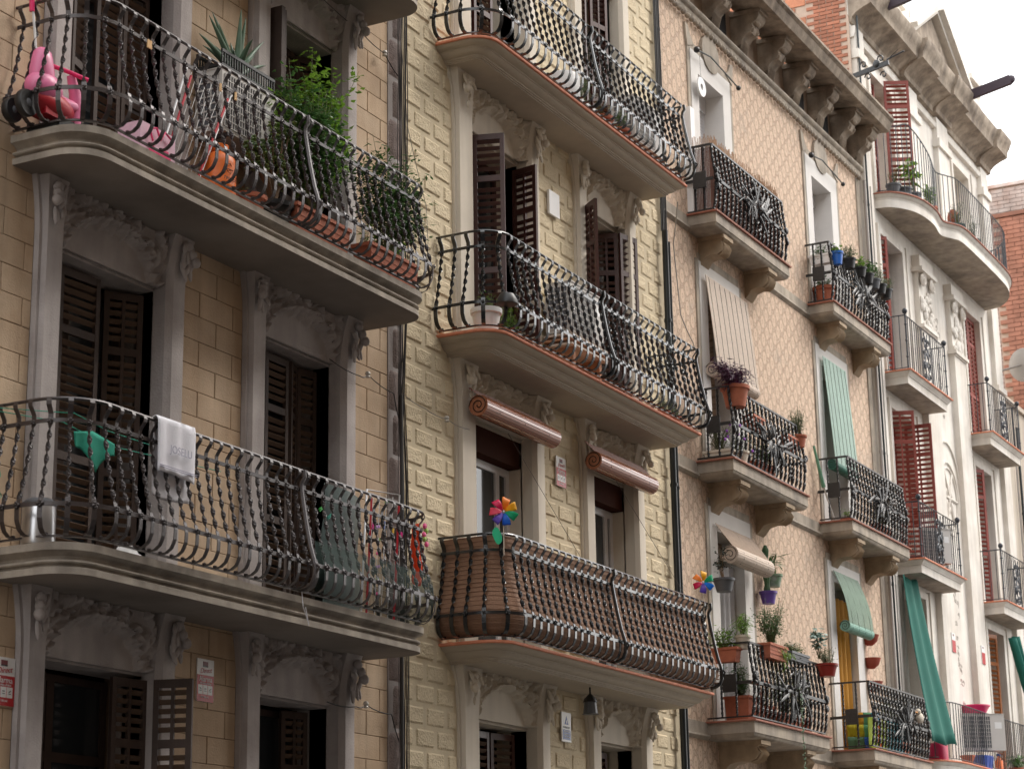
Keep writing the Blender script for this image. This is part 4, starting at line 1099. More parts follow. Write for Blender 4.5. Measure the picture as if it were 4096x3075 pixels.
def ac_unit(lab, x0, x1, y0, y1, z0, z1, side='louvre', bracket=True, rz=0):
    cx, cy = (x0+x1)/2, (y0+y1)/2; t = thing('air_conditioner', lab, 'air conditioner', (cx, cy, z0), None, rz); w_, d, h = x1-x0, y1-y0, z1-z0
    mb = MB().box(-w_/2, w_/2, -d/2, d/2, 0, h); mb.box(-w_/2-.01, w_/2+.01, -d/2-.012, d/2, h, h+.012)
    build('casing', mb, ACM, t)
    gx0, gx1 = -w_/2+.04, w_/2*.42
    build('fan_recess', MB().box(gx0, gx1, -d/2-.004, -d/2+.002, .04, h-.04), ACG, t)
    mb = MB(); n = 15
    for i in range(n+1): xx = gx0+(gx1-gx0)*i/n; mb.box(xx-.004, xx+.004, -d/2-.014, -d/2-.006, .04, h-.04)
    for i in range(9): zz = .04+(h-.08)*i/8; mb.box(gx0, gx1, -d/2-.017, -d/2-.013, zz-.004, zz+.004)
    build('grille', mb, ACM, t)
    mb = MB(); mb.box(-w_/2-.004, -w_/2+.001, -d/2+.04, d/2-.04, .05, h-.05); build('side_recess', mb, ACG, t)
    mb = MB()
    for i in range(8): zz = .05+(h-.1)*i/7; mb.box(-w_/2-.014, -w_/2-.003, -d/2+.03, d/2-.03, zz-.007, zz+.007)
    for i in range(4): yy = -d/2+.04+(d-.08)*i/3; mb.box(-w_/2-.017, -w_/2-.013, yy-.006, yy+.006, .05, h-.05)
    build('side_louvres', mb, ACM, t)
    build('label_plate', MB().box(w_*.30, w_*.44, -d/2-.003, -d/2, h*.6, h*.78), WHITE, t)
    if bracket:
        mb = MB()
        for s in (-1, 1): mb.box(s*w_*.36-.02, s*w_*.36+.02, -d/2, d/2+.08, -.03, 0); mb.tube([(s*w_*.36, -d/2+.03, -.03), (s*w_*.36, d/2+.06, -.26)], .010, 5)
        build('bracket', mb, ACG, t)
    return t
def clothes_peg(lab, loc, m_, grp='clothes pegs', ang=0):
    t = MB(); t.xbox(Matrix.Rotation(.05, 4, 'Y') @ Matrix.Translation((-.006, 0, -.03)), .009, .012, .075).xbox(Matrix.Rotation(-.05, 4, 'Y') @ Matrix.Translation((.006, 0, -.03)), .009, .012, .075)
    o = build('clothes_peg', t, m_, None, None, loc, (0, ang, 0)); tag(o, lab, 'clothes peg', grp); return o

# ---- building 1, upper balcony (floor 8.12)
F = 8.125
t = thing('tricycle', 'pink and red plastic toddler tricycle with tall push handle at balcony corner', 'tricycle', (12.52, -.27, 8.30))
mb = MB(); mb.ell((-.17, 0, .19), (.19, .13, .15), 16, 10); mb.tube([(-.15, 0, .15), (.05, 0, .14), (.22, 0, .17)], [.11, .07, .05], 12); build('body', mb, PINK, t, 70)
mb = MB(); mb.ell((-.08, 0, .08), (.27, .12, .12), 12, 8); mb.box(-.22, .05, -.08, .08, -.04, .1); build('lower_shell', mb, REDP, t, 60)
build('seat_back', MB().lathe([(.115, .28), (.118, .33), (.10, .44), (.085, .50), (.05, .535), (.01, .545)], (-.20, 0, 0), 16, 1, .8), PINK, t, 70)
mb = MB(); mb.tube([(.22, 0, -.06), (.24, 0, .14), (.22, 0, .30), (.16, 0, .44)], [.05, .055, .05, .035], 10); mb.tube([(.25, -.05, .0), (.24, -.05, -.12)], .02, 6); mb.tube([(.25, .05, .0), (.24, .05, -.12)], .02, 6); build('fork', mb, PINK, t, 60)
mb = MB(); mb.tube([(.02, .10, .50), (.12, .0, .46), (.24, -.12, .40)], .02, 8); build('handlebar', mb, HOTPINK, t, 60)
mb = MB(); mb.tube([(-.22, .05, .48), (-.24, .06, .70), (-.27, .07, .92)], .011, 8); build('push_rod', mb, CHROME, t, 60)
mb = MB(); mb.tube([(-.27, .07, .86), (-.28, .07, .98)], .022, 8); mb.tube([(-.36, .12, 1.02), (-.28, .07, 1.0), (-.19, .02, .97)], .02, 8); build('push_handle', mb, HOTPINK, t, 60)
for x, y, r in ((.26, 0, .10), (-.40, -.03, .115), (-.36, .15, .105)):
    wm = MB(); W_ = Matrix.Translation((x, y, -.07+r-.06)) @ Matrix.Rotation(math.pi/2, 4, 'X')
    ring = MB().lathe([(r*.55, -.028), (r*.93, -.032), (r, -.015), (r, .015), (r*.93, .032), (r*.55, .028)], (0, 0, 0), 18)
    wm.add([W_ @ Vector(p) for p in ring.v], ring.f); wo = build('wheel', wm, BLACKP, t, 50)
    hub = MB().ell((x, y, -.07+r-.06), (r*.5, .036, r*.5), 10, 6); build('hub', hub, GREYP, wo, 60)
tag(build('crate', MB().box(-.33, .33, -.16, .16, 0, .05).box(-.33, .33, -.17, -.15, 0, .09).box(-.33, .33, .15, .17, 0, .09), BLACKP, None, None, (12.66, -.30, F)), 'low black tray under the pink tricycle', 'tray')
t = thing('toy_box', 'pale pink patterned fabric box between tricycle and drying rack', 'box', (13.42, -.50, F))
build('box', MB().box(-.24, .24, -.12, .12, 0, .33), PALEP, t)
mb = MB()
for s in (-1, 1): mb.tube([(s*.10, -.145, .18), (s*.15, -.15, .27), (s*.06, -.15, .31), (0, -.147, .22)], .010, 5)
mb.box(-.15, .15, -.146, -.141, .06, .10); mb.box(-.12, -.08, -.146, -.141, .10, .16); mb.box(.05, .12, -.146, -.141, .10, .15); build('pink_print', mb, HOTPINK, t, 60)
def drying_rack(lab, loc, corners, seed, nx=9, nz=9, red=True):
    """folded rack: slanted wire panel between two red and white tubes; corners: (x,z) bl, br, tr, tl"""
    t = thing('drying_rack', lab, 'drying rack', loc)
    bl, br, tr, tl = [Vector((a, 0, b)) for a, b in corners]
    def P(u, v): return bl.lerp(br, u).lerp(tl.lerp(tr, u), v)
    fr = MB(); fr.tube([P(0, 0), P(0, 1), P(1, 1), P(1, 0), P(0, 0)], .011, 6, False); build('frame', fr, CHROME, t, 60)
    lg = MB(); off = Vector((0, -.03, 0))
    for u in (.08, .92): lg.tube([P(u, 0)+off, P(u, .93)+off], .012, 6); 
    build('red_leg', lg, REDP, t, 60)
    wr = MB()
    for i in range(1, nx): wr.tube([P(i/nx, .02), P(i/nx, .98)], .003, 3, False)
    for j in range(1, nz): wr.tube([P(.02, j/nz), P(.98, j/nz)], .0022, 3, False)
    build('wire_grid', wr, CHROME, t)
    return t
drying_rack('folded clothes drying rack of white wire with red tubes, leaning beside the orange gas bottle', (13.7, -.38, F), ((-.02, .02), (.55, .05), (1.10, 1.20), (.42, 1.22)), 1)
ac_unit('beige air conditioner unit behind drying rack on tan stone balcony, aloe on top', 14.72, 15.60, -.33, -.03, 8.98, 9.58)
t = thing('aloe_plant', 'large spiky aloe in a black crate on top of the beige air conditioner', 'aloe', (15.12, -.20, 9.60))
mb = MB(); mb.box(-.42, .42, -.14, .14, 0, .03)
for i in range(22):
    x = -.42+.04*i; mb.box(x-.006, x+.006, -.146, -.134, .03, .15); mb.box(x-.006, x+.006, .134, .146, .03, .15)
mb.box(-.43, .43, -.15, -.13, .13, .16); mb.box(-.43, .43, .13, .15, .13, .16); build('crate', mb, BLACKP, t)
q = random.Random(5)
for k in range(19):
    a = q.uniform(-math.pi, math.pi) if k > 7 else (-1.2+.35*k); el = q.uniform(.35, 1.35); L = q.uniform(.42, .85); w_ = q.uniform(.035, .05)
    if k < 7: a = [0.05, 3.0, 3.3, -.2, -1.4, .3, 2.6][k]; el = [.25, .55, .8, 1.0, 1.3, .65, 1.1][k]; L = [.95, .65, .72, .75, .66, .8, .75][k]
    d = Vector((math.cos(a)*math.cos(el), math.sin(a)*math.cos(el)*.45, math.sin(el))); mb = MB(); pts = []; rs = []
    for i in range(8):
        s_ = i/7; pts.append(Vector((.0, 0, .06))+d*L*s_+Vector((0, 0, -.18*L*s_*s_*math.cos(el)*(1 if k % 3 else 1.6)))); rs.append(w_*(1-s_)**.7*.9+.002)
    mb.tube(pts, rs, 6); build('leaf', mb, GA, t, 60)
t = thing('gas_bottle', 'orange butane gas bottle standing behind the railing', 'gas bottle', (14.60, -.40, F))
build('body', MB().lathe([(.13, 0), (.155, .02), (.160, .08), (.160, .20), (.163, .21), (.160, .22), (.160, .42), (.150, .48), (.11, .53), (.055, .56)], (0, 0, 0), 24), ORANGE, t, 50)
build('collar', MB().lathe([(.06, .54), (.09, .56), (.09, .62), (.082, .62), (.08, .57)], (0, 0, 0), 16), ORANGE, t, 50)
build('valve', MB().lathe([(.03, .55), (.03, .63), (.018, .65)], (0, 0, 0), 10), mat('brass_cap', (.65, .38, .08), .4), t, 50)
mb = MB(); mb.tube([(-.05+.045*math.cos(a*.5236), -.161+.007*abs(math.cos(a*.5236)), .36+.045*math.sin(a*.5236)) for a in range(13)], .003, 4, False); mb.tube([(-.10, -.150, .352), (0.0, -.164, .352)], .003, 4); build('round_emblem', mb, BLACKP, t)
text('repsol', .062, BLACKP, t, (-.045, -.1615, .265), (math.pi/2, 0, -.12))
plant('squat terracotta pot with a few sprigs, right of the orange gas bottle', (14.98, -.46, F), ('r', .17, .24, TERRA), B(W=.10, D=.08, H=.34, n=26, L=.06, Wd=.02, lm=G2, seed=61, stems=4, base=.2))
t = plant('stocky jade plant with thick glossy leaves in a black pot', (15.30, -.52, F), ('r', .19, .25, BLACKP), None)
q = random.Random(9); st = MB(); lf = MB()
for k in range(44):
    a = q.uniform(0, 6.28); r = q.random()**.5*.34; c = Vector((math.cos(a)*r-.10, math.sin(a)*r*.4-.03, .46+q.uniform(0, .50)))
    st.tube([(0, 0, .2), (c.x*.3, c.y*.3, .42), c], [.022, .014, .008], 5)
    for j in range(17):
        p = c+Vector((q.gauss(0, .032), q.gauss(0, .03), q.gauss(0, .030))); lf.ell(p, (.028, .022, .009), 5, 3, Matrix.Rotation(q.uniform(0, 3), 3, 'Z') @ Matrix.Rotation(q.uniform(-.9, .9), 3, 'X'))
build('branches', st, DRY, t, 60); tag(build('leaves', lf, GJ, t, 70), kind='stuff')
t = plant('tall bright green leafy plant rising above the railing of the tan balcony', (16.05, -.40, F), ('r', .17, .26, BLACKP), B(W=.72, D=.16, H=1.80, n=1500, L=.10, Wd=.05, lm=G1, seed=21, stems=20, base=.2, z0=.62, lean=(.05, 0), clump=.20))
bush(t, W=.45, D=.12, H=2.35, n=620, L=.10, Wd=.052, lm=G1, seed=23, stems=9, base=.2, z0=.74, lean=(.45, 0), clump=.16)
plant('dense dark green creeper massed behind the twisted bars near the drying rack', (15.85, -.62, F+.04), ('b', .92, .22, .24, TERRA), B(W=.60, D=.10, H=1.62, n=1500, L=.085, Wd=.042, lm=G2, seed=31, stems=24, base=.15, z0=.30, clump=.2))
plant('jasmine bush spilling over the right end of the tan balcony', (17.15, -.62, F+.04), ('b', .92, .22, .24, TERRA), B(W=.85, D=.12, H=1.35, n=2600, L=.08, Wd=.03, lm=G2, seed=41, stems=26, base=.15, z0=.30, lean=(.10, -.03), clump=.15))
plant('long terracotta trough of thin shoots at the right end of the upper tan balcony', (17.35, -.34, F), ('b', .60, .18, .20, TERRA), B(W=.42, D=.10, H=.95, n=420, L=.07, Wd=.028, lm=G1, seed=43, stems=14, base=.15, z0=.3, lean=(.18, -.05), clump=.15))
for i, (x, z) in enumerate(((13.02, 9.07), (13.05, 9.07), (14.05, 9.06), (14.28, 9.06))):
    clothes_peg(('left peg of a close pair of pale wooden pegs, upper tan balcony rail', 'right peg of a close pair of pale wooden pegs, upper tan balcony rail', 'single wooden peg on the rail above the drying rack left side', 'single wooden peg on the rail nearest the air conditioner')[i], (x, -.80, z), mat('peg_wood', (.72, .46, .22), .6), 'wooden pegs on the upper railing')

# ---- building 1, middle balcony (floor 4.72)
F = 4.725
def cloth(name, lab, cat, fn, nu, nv, m_, loc, th=.004):
    t = MB(); t.grid(fn, nu, nv); o = build(name, t, m_, None, 80, loc); md = o.modifiers.new('thickness', 'SOLIDIFY'); md.thickness = th; tag(o, lab, cat); return o
TT = thing('towel', 'white bath towel with name woven in, draped over the middle tan balcony rail', 'towel', (13.52, -.80, 5.86))
def tw(u, v):
    x = -.26+.52*u; s = v*1.12
    if s < .44: y = -.035-.02*math.sin(u*9+1)*(.44-s)-.01*math.sin(u*17); z = -.44+s+.015*math.sin(u*5)
    elif s < .50: a = (s-.44)/.06*math.pi; y = -.028*math.cos(a); z = .012+.02*math.sin(a)
    else: y = .03+.015*math.sin(u*8); z = -(s-.50)-.02*math.sin(u*4); x = x*(1.0)+.02
    return (x, y, z)
o = build('towel_cloth', MB().grid(tw, 22, 34), TOWEL, TT, 80); o.modifiers.new('thickness', 'SOLIDIFY').thickness = .006
mb = MB()
for zz in (-.40, -.385): mb.box(-.25, .25, -.058, -.052, zz, zz+.005)
text('JOSELU', .092, mat('towel_weave', (.42, .41, .50), .95), TT, (0.02, -.062, -.235), (math.pi/2, 0, 0), sx=1.0)
build('border_stripe', mb, mat('towel_weave', (.42, .41, .50), .95), TT)
def gc(u, v):
    x = (u-.5)*.42; pt = .16+.17*max(0, 1-abs(u-.55)/.35)
    return (x+.05*(v)*(u-.5), .02*math.sin(u*11)*(1-v)-.03*u, -(1-v)*pt+.03*math.sin(u*3.1)*0-.10*abs(u-.45)*(v))
cloth('cloth', 'mint green cloth hanging in points from the line at balcony corner', 'cloth', gc, 18, 8, GREENCL, (12.80, -.55, 5.68))
mb = MB(); mb.tube([(12.2, -.02, 5.82), (12.5, -.6, 5.76), (12.9, -.62, 5.70), (13.5, -.66, 5.68), (14.4, -.68, 5.72)], .0035, 4); mb.tube([(12.2, -.02, 5.80), (12.5, -.5, 5.70), (13.0, -.52, 5.62), (14.4, -.64, 5.66)], .0035, 4)
mb.tube([(12.20, -.05, 5.82), (12.22, -.08, 5.4), (12.26, -.10, 5.28), (12.2, -.1, 5.2), (12.28, -.1, 5.12), (12.22, -.1, 5.05)], .004, 4)
tag(build('clothes_line', mb, GREENCL), 'thin green clothes line knotted along the middle tan balcony', 'clothes line')
t = thing('pedal_bin', 'brushed steel cylindrical bin at the left end of the middle tan balcony', 'bin', (12.42, -.36, F))
build('body', MB().lathe([(.125, 0), (.13, .02), (.13, .30), (.12, .32)], (0, 0, 0), 20), STEEL, t, 40); build('lid', MB().lathe([(.134, .30), (.134, .33), (.10, .36), (.02, .365)], (0, 0, 0), 20), GREYP, t, 40)
q = random.Random(2)
tag(build('bag', MB().grid(lambda u, v: (-.17+.34*u, -.10+.2*v, .01+.12*math.sin(u*3.14)*math.sin(v*3.14)+.03*math.sin(u*17+v*9)), 14, 8), WHITE, None, 40, (13.32, -.50, F)), 'crumpled white bag lying on the balcony floor', 'bag')
tag(build('net', (lambda m_: (m_.path([s for s in stations(15.60, 17.80, -.785, 0, .32)[1:]], [(-.05, F+.02), (.09, F+.12), (.12, F+.24), (.10, F+.42), (.07, F+.5)]), m_)[1])(MB()), mat('green_netting', (.02, .05, .04), .9, var=.3, vscale=20, alpha=.38), None, 60), 'green garden netting tied inside the railing foot, right half of tan balcony', 'netting')
mb = MB(); mb.grid(lambda u, v: (16.22+.62*u, -.50-.06*math.sin(u*3)-.02*math.sin(v*9), F+.08+1.12*v-.05*u), 10, 10)
tag(build('screen', mb, mat('grey_green_mesh', (.10, .135, .13), .9, var=.2, vscale=30, alpha=.86), None, 60), 'grey green mesh screen panel standing behind the twisted bars', 'screen')
drying_rack('open white and red drying rack at the right end of the middle tan balcony', (16.95, -.45, F), ((.02, .05), (.62, .02), (.74, 1.36), (.12, 1.30)), 2, 5, 8)
cloth('cloth', 'bright orange cloth hanging from drying rack at right end of the middle railing', 'cloth', lambda u, v: (-.10+.20*u*(1-.25*v)+.02*math.sin(v*9), .03*math.sin(u*9), -.52*(1-v)-.10*math.sin(u*3.1)*(1-v)+.04*u), 10, 12, ORCL, (17.62, -.70, 5.73))
for i, (x, y, z, m_, nm) in enumerate(((15.84, -.74, 5.60, 'green', (.05, .60, .08)), (15.98, -.74, 5.55, 'teal', (.0, .28, .2)), (17.03, -.72, 5.88, 'lime', (.08, .62, .08)), (16.95, -.6, 5.66, 'magenta', (.55, .03, .2)), (17.15, -.6, 5.70, 'blue', (.08, .2, .6)), (17.32, -.6, 5.66, 'yellow', (.75, .45, .03)), (17.48, -.6, 5.65, 'pink', (.75, .05, .3)))):
    clothes_peg('%s plastic clothes peg on the right half of the middle tan balcony' % m_, (x, y, z), mat('peg_'+m_, nm, .5), 'coloured pegs on the middle balcony', .9 if i < 3 else .2)
t = thing('hanging_decoration', 'thin string of small coloured butterflies hanging by the drying rack', 'decoration', (17.12, -.55, 5.75)); mb = MB(); mb.tube([(0, 0, 0), (.01, 0, -.9)], .002, 3); build('string', mb, CABLE, t)
for k in range(6): build('butterfly', MB().ell((-.02, 0, -.1-.13*k), (.022, .006, .018), 6, 3).ell((.02, 0, -.1-.13*k+.01), (.022, .006, .018), 6, 3), mat(('lilac', 'lime_p', 'rose')[k % 3], ((.5, .25, .6), (.3, .5, .08), (.8, .1, .3))[k % 3], .6), t)
t = thing('flower_ornament', 'small pink and green artificial flowers on the corner post of the middle tan balcony', 'ornament', (17.78, -.66, 5.66))
for k in range(5): build('petal', MB().ell((.03*math.cos(k*2), -.03, .05*k*.9-.08), (.035, .02, .03), 6, 4), mat('lime_p', (.3, .5, .08), .6) if k % 2 else mat('rose', (.8, .1, .3), .6), t)
tag(build('string', MB().tube([(15.42, -.80, 4.78), (15.40, -.83, 4.62), (15.46, -.84, 4.50), (15.44, -.83, 4.62), (15.48, -.84, 4.46)], .004, 4), TOWEL), 'frayed white string dangling from middle tan balcony edge', 'string')

# ---- building 2
F = 11.685
t = thing('water_jug', 'large white plastic drum on the top cream balcony', 'drum', (21.70, -.42, F)); build('body', MB().lathe([(.20, 0), (.21, .04), (.21, .40), (.19, .43), (.05, .44)], (0, 0, 0), 20), WHITE, t, 40)
for i, (x, lab, pm, r, fo) in enumerate(((22.15, 'white trough of reddish trailing plants on the top cream balcony', WHITE, None, G3), (22.75, 'terracotta pot of brownish leaves on the top cream balcony', TERRA, .14, DRY), (23.25, 'second terracotta pot with green shoots, nearest the upper air conditioner', TERRA, .15, G2))):
    plant(lab, (x, -.45, F), ('b', .42, .20, .18, pm) if r is None else ('r', r, .24, pm), B(W=.18, D=.09, H=.62, n=150, L=.06, Wd=.026, lm=fo, seed=70+i, stems=8, base=.15))
ac_unit('white air conditioner at the right end of the top cream balcony', 23.75, 24.62, -.46, -.12, 12.0, 12.62)
F = 8.215
plant('ribbed white pot with sprouting herbs at the left corner of the cream balcony', (19.62, -.42, F), ('r', .17, .32, WHITE), B(W=.16, D=.10, H=.50, n=90, L=.06, Wd=.012, lm=G1, seed=81, stems=8, base=.28))
plant('fluffy light green bush beside the white ribbed pot', (20.12, -.42, F), ('r', .13, .20, BLACKP), B(W=.16, D=.10, H=.52, n=520, L=.035, Wd=.012, lm=G1, seed=82, stems=14, base=.15, z0=.2))
t = thing('solar_lamp', 'black shell shaped lamp clipped to corner band of cream balcony railing', 'lamp', (19.28, -.86, 8.47))
build('shade', MB().lathe([(.02, .10), (.08, .08), (.115, .02), (.12, -.03), (.10, -.035)], (0, 0, 0), 12), BLACKP, t, 30); build('clip', MB().ell((0, .03, .09), (.03, .05, .03), 8, 5), BLACKP, t)
ac_unit('beige air conditioner with open side louvres on boards, middle cream balcony', 21.72, 22.62, -.44, -.10, 8.84, 9.46, bracket=False)
t = thing('board_stack', 'stack of raw boards carrying the air conditioner on middle cream balcony', 'boards', (22.15, -.28, F)); q = random.Random(4)
for k in range(3): build('board', MB().box(-.50, .50, -.20, .18, .44+.06*k, .465+.06*k), WOODB if k % 2 else REED, t)
for s in (-1, 1): build('trestle', MB().box(s*.36-.03, s*.36+.03, -.16, .14, 0, .44), WOODB, t)
for k, x in enumerate((24.25, 24.6)): plant(('small terracotta pot of trailing leaves by the corner post, middle cream balcony', 'terracotta pot tucked into right corner of the middle cream balcony')[k], (x, -.48, F), ('r', .11, .18, TERRA), B(W=.12, D=.08, H=.36, n=150, L=.045, Wd=.02, lm=G3, seed=90+k, stems=8, base=.12))
F = 4.825
sc = MB(); sc.path(stations(19.29, 24.84, -.75, .30, .0)[0:], [(-.045, F+.05), (.03, F+.10), (.09, F+.2), (.085, F+.31), (.03, F+.5), (-.03, F+.75), (-.06, F+1.0), (-.055, F+1.12)])
tag(build('privacy_screen', sc, WICKER, None, 50), 'brown woven privacy screen lining the lowest cream balcony railing', 'privacy screen')
sm = MB()
for k in range(22):
    z = F+.06+.05*k; oo = (pout(z-F)-.062 if z-F < 1.0 else -.06)
    sm.path(stations(19.29, 24.84, -.75, .30, .0), [(oo+.008, z), (oo+.012, z+.004), (oo+.008, z+.008)])
tag(build('screen_seams', sm, mat('dark_seam', (.24, .13, .08), .9), None), kind='stuff'); bpy.data.objects['screen_seams'].parent = bpy.data.objects['privacy_screen']
def pinwheel(lab, x, y, z, s, cols, h, seed, leaf_=True):
    t = thing('pinwheel', lab, 'pinwheel', (x, y, z), 'toy pinwheels on the cream balcony', R_(-58)); q = random.Random(seed)
    mb = MB(); mb.tube([(0, .02, 0), (0, .02, -h)], .006, 5); build('stick', mb, REED, t)
    n = len(cols)
    for k, c in enumerate(cols):
        a = 2*math.pi*k/n+.25; M = Matrix.Rotation(-a, 3, 'Y')
        mb = MB()
        mb.grid(lambda u, v: tuple(M @ Vector((s*(.12+.88*u), -.028*math.sin(u*3.1)-.02*v, s*(v-.35)*(.16+1.05*u*(1-.55*u))*.95+s*.10*u))), 6, 4)
        o = build('vane', mb, mat('vane_'+c[0], c[1], .5, var=.03, transl=.35), t, 70); o.modifiers.new('thickness', 'SOLIDIFY').thickness = .0015
    build('hub', MB().ell((0, -.02, 0), (.014, .012, .014), 8, 5), WHITE, t)
    if leaf_:
        mb = MB(); mb.grid(lambda u, v: (-.02-.10*u, .0, -h*.62+.10*(v-.5)*math.sin(.3+u*2.6)*1.8+.06*u), 6, 4); build('leaf', mb, mat('vane_green', (.03, .52, .26), .5), t, 70)
RB = [('green', (.03, .52, .26)), ('blue', (.03, .20, .72)), ('violet', (.20, .13, .62)), ('pink', (.88, .10, .18)), ('crimson', (.72, .01, .10)), ('orange', (.92, .28, .02)), ('amber', (.95, .52, .02))][::-1]
pinwheel('rainbow pinwheel at the left corner of the brown screened cream balcony', 19.24, -.80, 6.15, .145, RB, .46, 1)
pinwheel('smaller rainbow pinwheel at the right corner of the brown screened cream balcony', 24.68, -.78, 6.20, .135, [('green', (.03, .52, .26)), ('amber', (.95, .52, .02)), ('orange', (.92, .28, .02)), ('crimson', (.72, .01, .10)), ('violet', (.20, .13, .62)), ('blue2', (.03, .32, .85))], .44, 2, False)
def reed_blind(lab, xl, xr, y, zroll, ztop, r, m_, yw=-.03, sheet=None, seams=5, n=22, tie=True, slack=0, roll_back=False):
    """hanging reed blind with a rolled lower end"""
    t = thing('reed_blind', lab, 'blind', ((xl+xr)/2, y, zroll)); w_ = xr-xl
    rl = MB(); 
    for k in range(n):
        a = 2*math.pi*k/n; M = Matrix.Translation((0, math.cos(a)*r, math.sin(a)*r)) @ Matrix.Rotation(a+math.pi/2, 4, 'X'); rl.xbox(M, w_, 2*math.pi*r/n*.86, .008)
    core = MB(); core.tube([(-w_/2+.004, 0, 0), (w_/2-.004, 0, 0)], r*.97, 18)
    build('roll', rl, m_, t); 
    cm = MB(); pts = [(-w_/2-.004, math.cos(a*.42)*r*(1-a/34), math.sin(a*.42)*r*(1-a/34)) for a in range(32)]; cm.tube(pts, .005, 4); build('roll_end', core, m_, t); build('spiral_edge', cm, DARK, t)
    sh = MB(); H_ = ztop-zroll; k = int(H_/.024); y0_ = -r*.0
    for i in range(k):
        f = i/max(1, k-1); yy = (-r*.9)*(1-f)+(yw-y)*f-.05*slack*math.sin(f*3.14); zz = f*H_+r*.15*(1-f)
        sh.box(-w_/2, w_/2, yy-.004, yy+.004, zz, zz+.0185)
    tag(build('reed_sheet', sh, sheet or m_, t), kind='stuff')
    sm = MB()
    for j in range(seams):
        xx = -w_/2+w_*(j+.5)/seams; sm.tube([(xx, (-r*.9)*(1-f)+(yw-y)*f-.008-.05*slack*math.sin(f*3.14), f*H_) for f in (0, .25, .5, .75, 1)], .003, 3)
        if tie or True: sm.tube([(xx, math.cos(a*.7)*(r+.006), math.sin(a*.7)*(r+.006)) for a in range(10)], .003, 3)
    build('cord', sm, DARK, t)
    return t
reed_blind('varnished brown reed blind rolled up over left white door of the cream house', 19.74, 21.55, -.24, 7.50, 7.70, .115, COPPER, yw=-.13, sheet=mat('dull_reed', (.26, .085, .04), .6), seams=3)
reed_blind('varnished brown reed blind rolled up over right white door of the cream house', 22.66, 24.36, -.24, 7.46, 7.70, .110, COPPER, yw=-.13, sheet=mat('dull_reed', (.26, .085, .04), .6), seams=3)
for k, (xa, ya, za, xb, yb, zb) in enumerate(((20.7, -.1, 7.4, 21.25, -.74, 5.95), (23.6, -.1, 7.4, 24.2, -.74, 5.95))):
    tag(build('pull_cord', MB().tube([(xa, ya, za), (xb, yb, zb)], .003, 4), mat('dark_cord', (.08, .06, .05), .8)), ('slanting cord below the left rolled blind', 'slanting cord below the right rolled blind')[k], 'cord')
t = thing('lantern', 'dark hanging lantern under the lowest cream balcony slab', 'lantern', (22.02, -.42, 4.62))
build('stem', MB().tube([(0, 0, 0), (0, 0, -.10)], .012, 6), BLACKP, t); build('cap', MB().lathe([(.02, -.08), (.07, -.13), (.085, -.17)], (0, 0, 0), 10), BLACKP, t, 30); build('shade', MB().lathe([(.07, -.17), (.085, -.30), (.10, -.31), (.06, -.30)], (0, 0, 0), 10), GREYP, t, 20)

# ---- signs
def alarm_sign(lab, x, z, w_=.245, h=.37, y=-.012, small=False):
    t = thing('alarm_sign', lab, 'sign', (x, y, z))
    build('plate', MB().box(-w_/2, w_/2, -.004, .012, -h/2, h/2), WHITE, t)
    zt = h/2; build('red_panel', MB().box(-w_/2, w_/2, -.006, -.004, -h/2, zt-h*.38), REDK, t)
    mb = MB().box(-w_*.16, w_*.14, -.006, -.004, zt-h*.16, zt-h*.06); build('logo_square', mb, mat('sign_maroon', (.16, .01, .015), .4), t)
    if small: return t
    build('logo_base', MB().box(-w_*.16, w_*.14, -.007, -.005, zt-h*.185, zt-h*.155), BLACKP, t)
    text('Direct', .062, REDK, t, (0, -.0075, zt-h*.27), (math.pi/2, -.12, 0), shear=.35, sx=1.05)
    text('Alarma', .066, WHITE, t, (0, -.0078, zt-h*.475), (math.pi/2, 0, 0), sx=1.0)
    text('con aviso a Policía', .024, WHITE, t, (0, -.0078, zt-h*.57), (math.pi/2, 0, 0), sx=.95)
    for k in range(3): build('white_icon', MB().box(-w_*.43+w_*.29*k, -w_*.43+w_*.29*k+w_*.26, -.0075, -.006, -h*.33, -h*.11), WHITE, t)
    for k in range(3):
        build('icon_mark', MB().xbox(Matrix.Translation((-w_*.30+w_*.29*k, -.0085, -h*.20)) @ Matrix.Rotation(.5-k*.5, 4, 'Y'), .028, .0015, .008).xbox(Matrix.Translation((-w_*.30+w_*.29*k, -.0085, -h*.25)), .030, .0015, .006), GREYP, t)
    text('902 180 644', .022, WHITE, t, (-.01, -.0078, -h*.40), (math.pi/2, 0, 0))
    return t
alarm_sign('red and white alarm sign on tan stone between the two lowest doors', 15.10, 4.00)
alarm_sign('red and white alarm sign cut by the left picture edge, lowest tan wall', 12.50, 3.72)
alarm_sign('red and white alarm sign on cream blocks between two rolled blinds', 22.17, 7.24, .255, .36, -.035)
alarm_sign('tiny faded alarm sign on the left ivory pilaster base', 38.18, 7.12, .22, .36, -.13, True)
alarm_sign('tiny faded alarm sign on the right ivory pilaster, next to the orange shutter', 40.16, 7.12, .22, .36, -.13, True)
t = thing('security_sign', 'white and blue security sign with a blue triangle under the lowest cream balcony', 'sign', (22.16, -.035, 4.20))
build('plate', MB().box(-.12, .12, -.004, .014, -.17, .17), WHITE, t); build('blue_panel', MB().box(-.10, .10, -.006, -.004, -.145, -.03), BLUES, t)
build('triangle', MB().prism([(-.05, .03), (.05, .03), (0, .13)], -.006, -.004), BLUES, t)
build('figure', MB().ell((0, -.007, .055), (.012, .002, .018), 8, 5).ell((.006, -.007, .078), (.008, .002, .008), 8, 5), WHITE, t)
text('STOPROTEC', .030, GREYP, t, (0, -.007, -.005), (math.pi/2, 0, 0), sx=1.05)
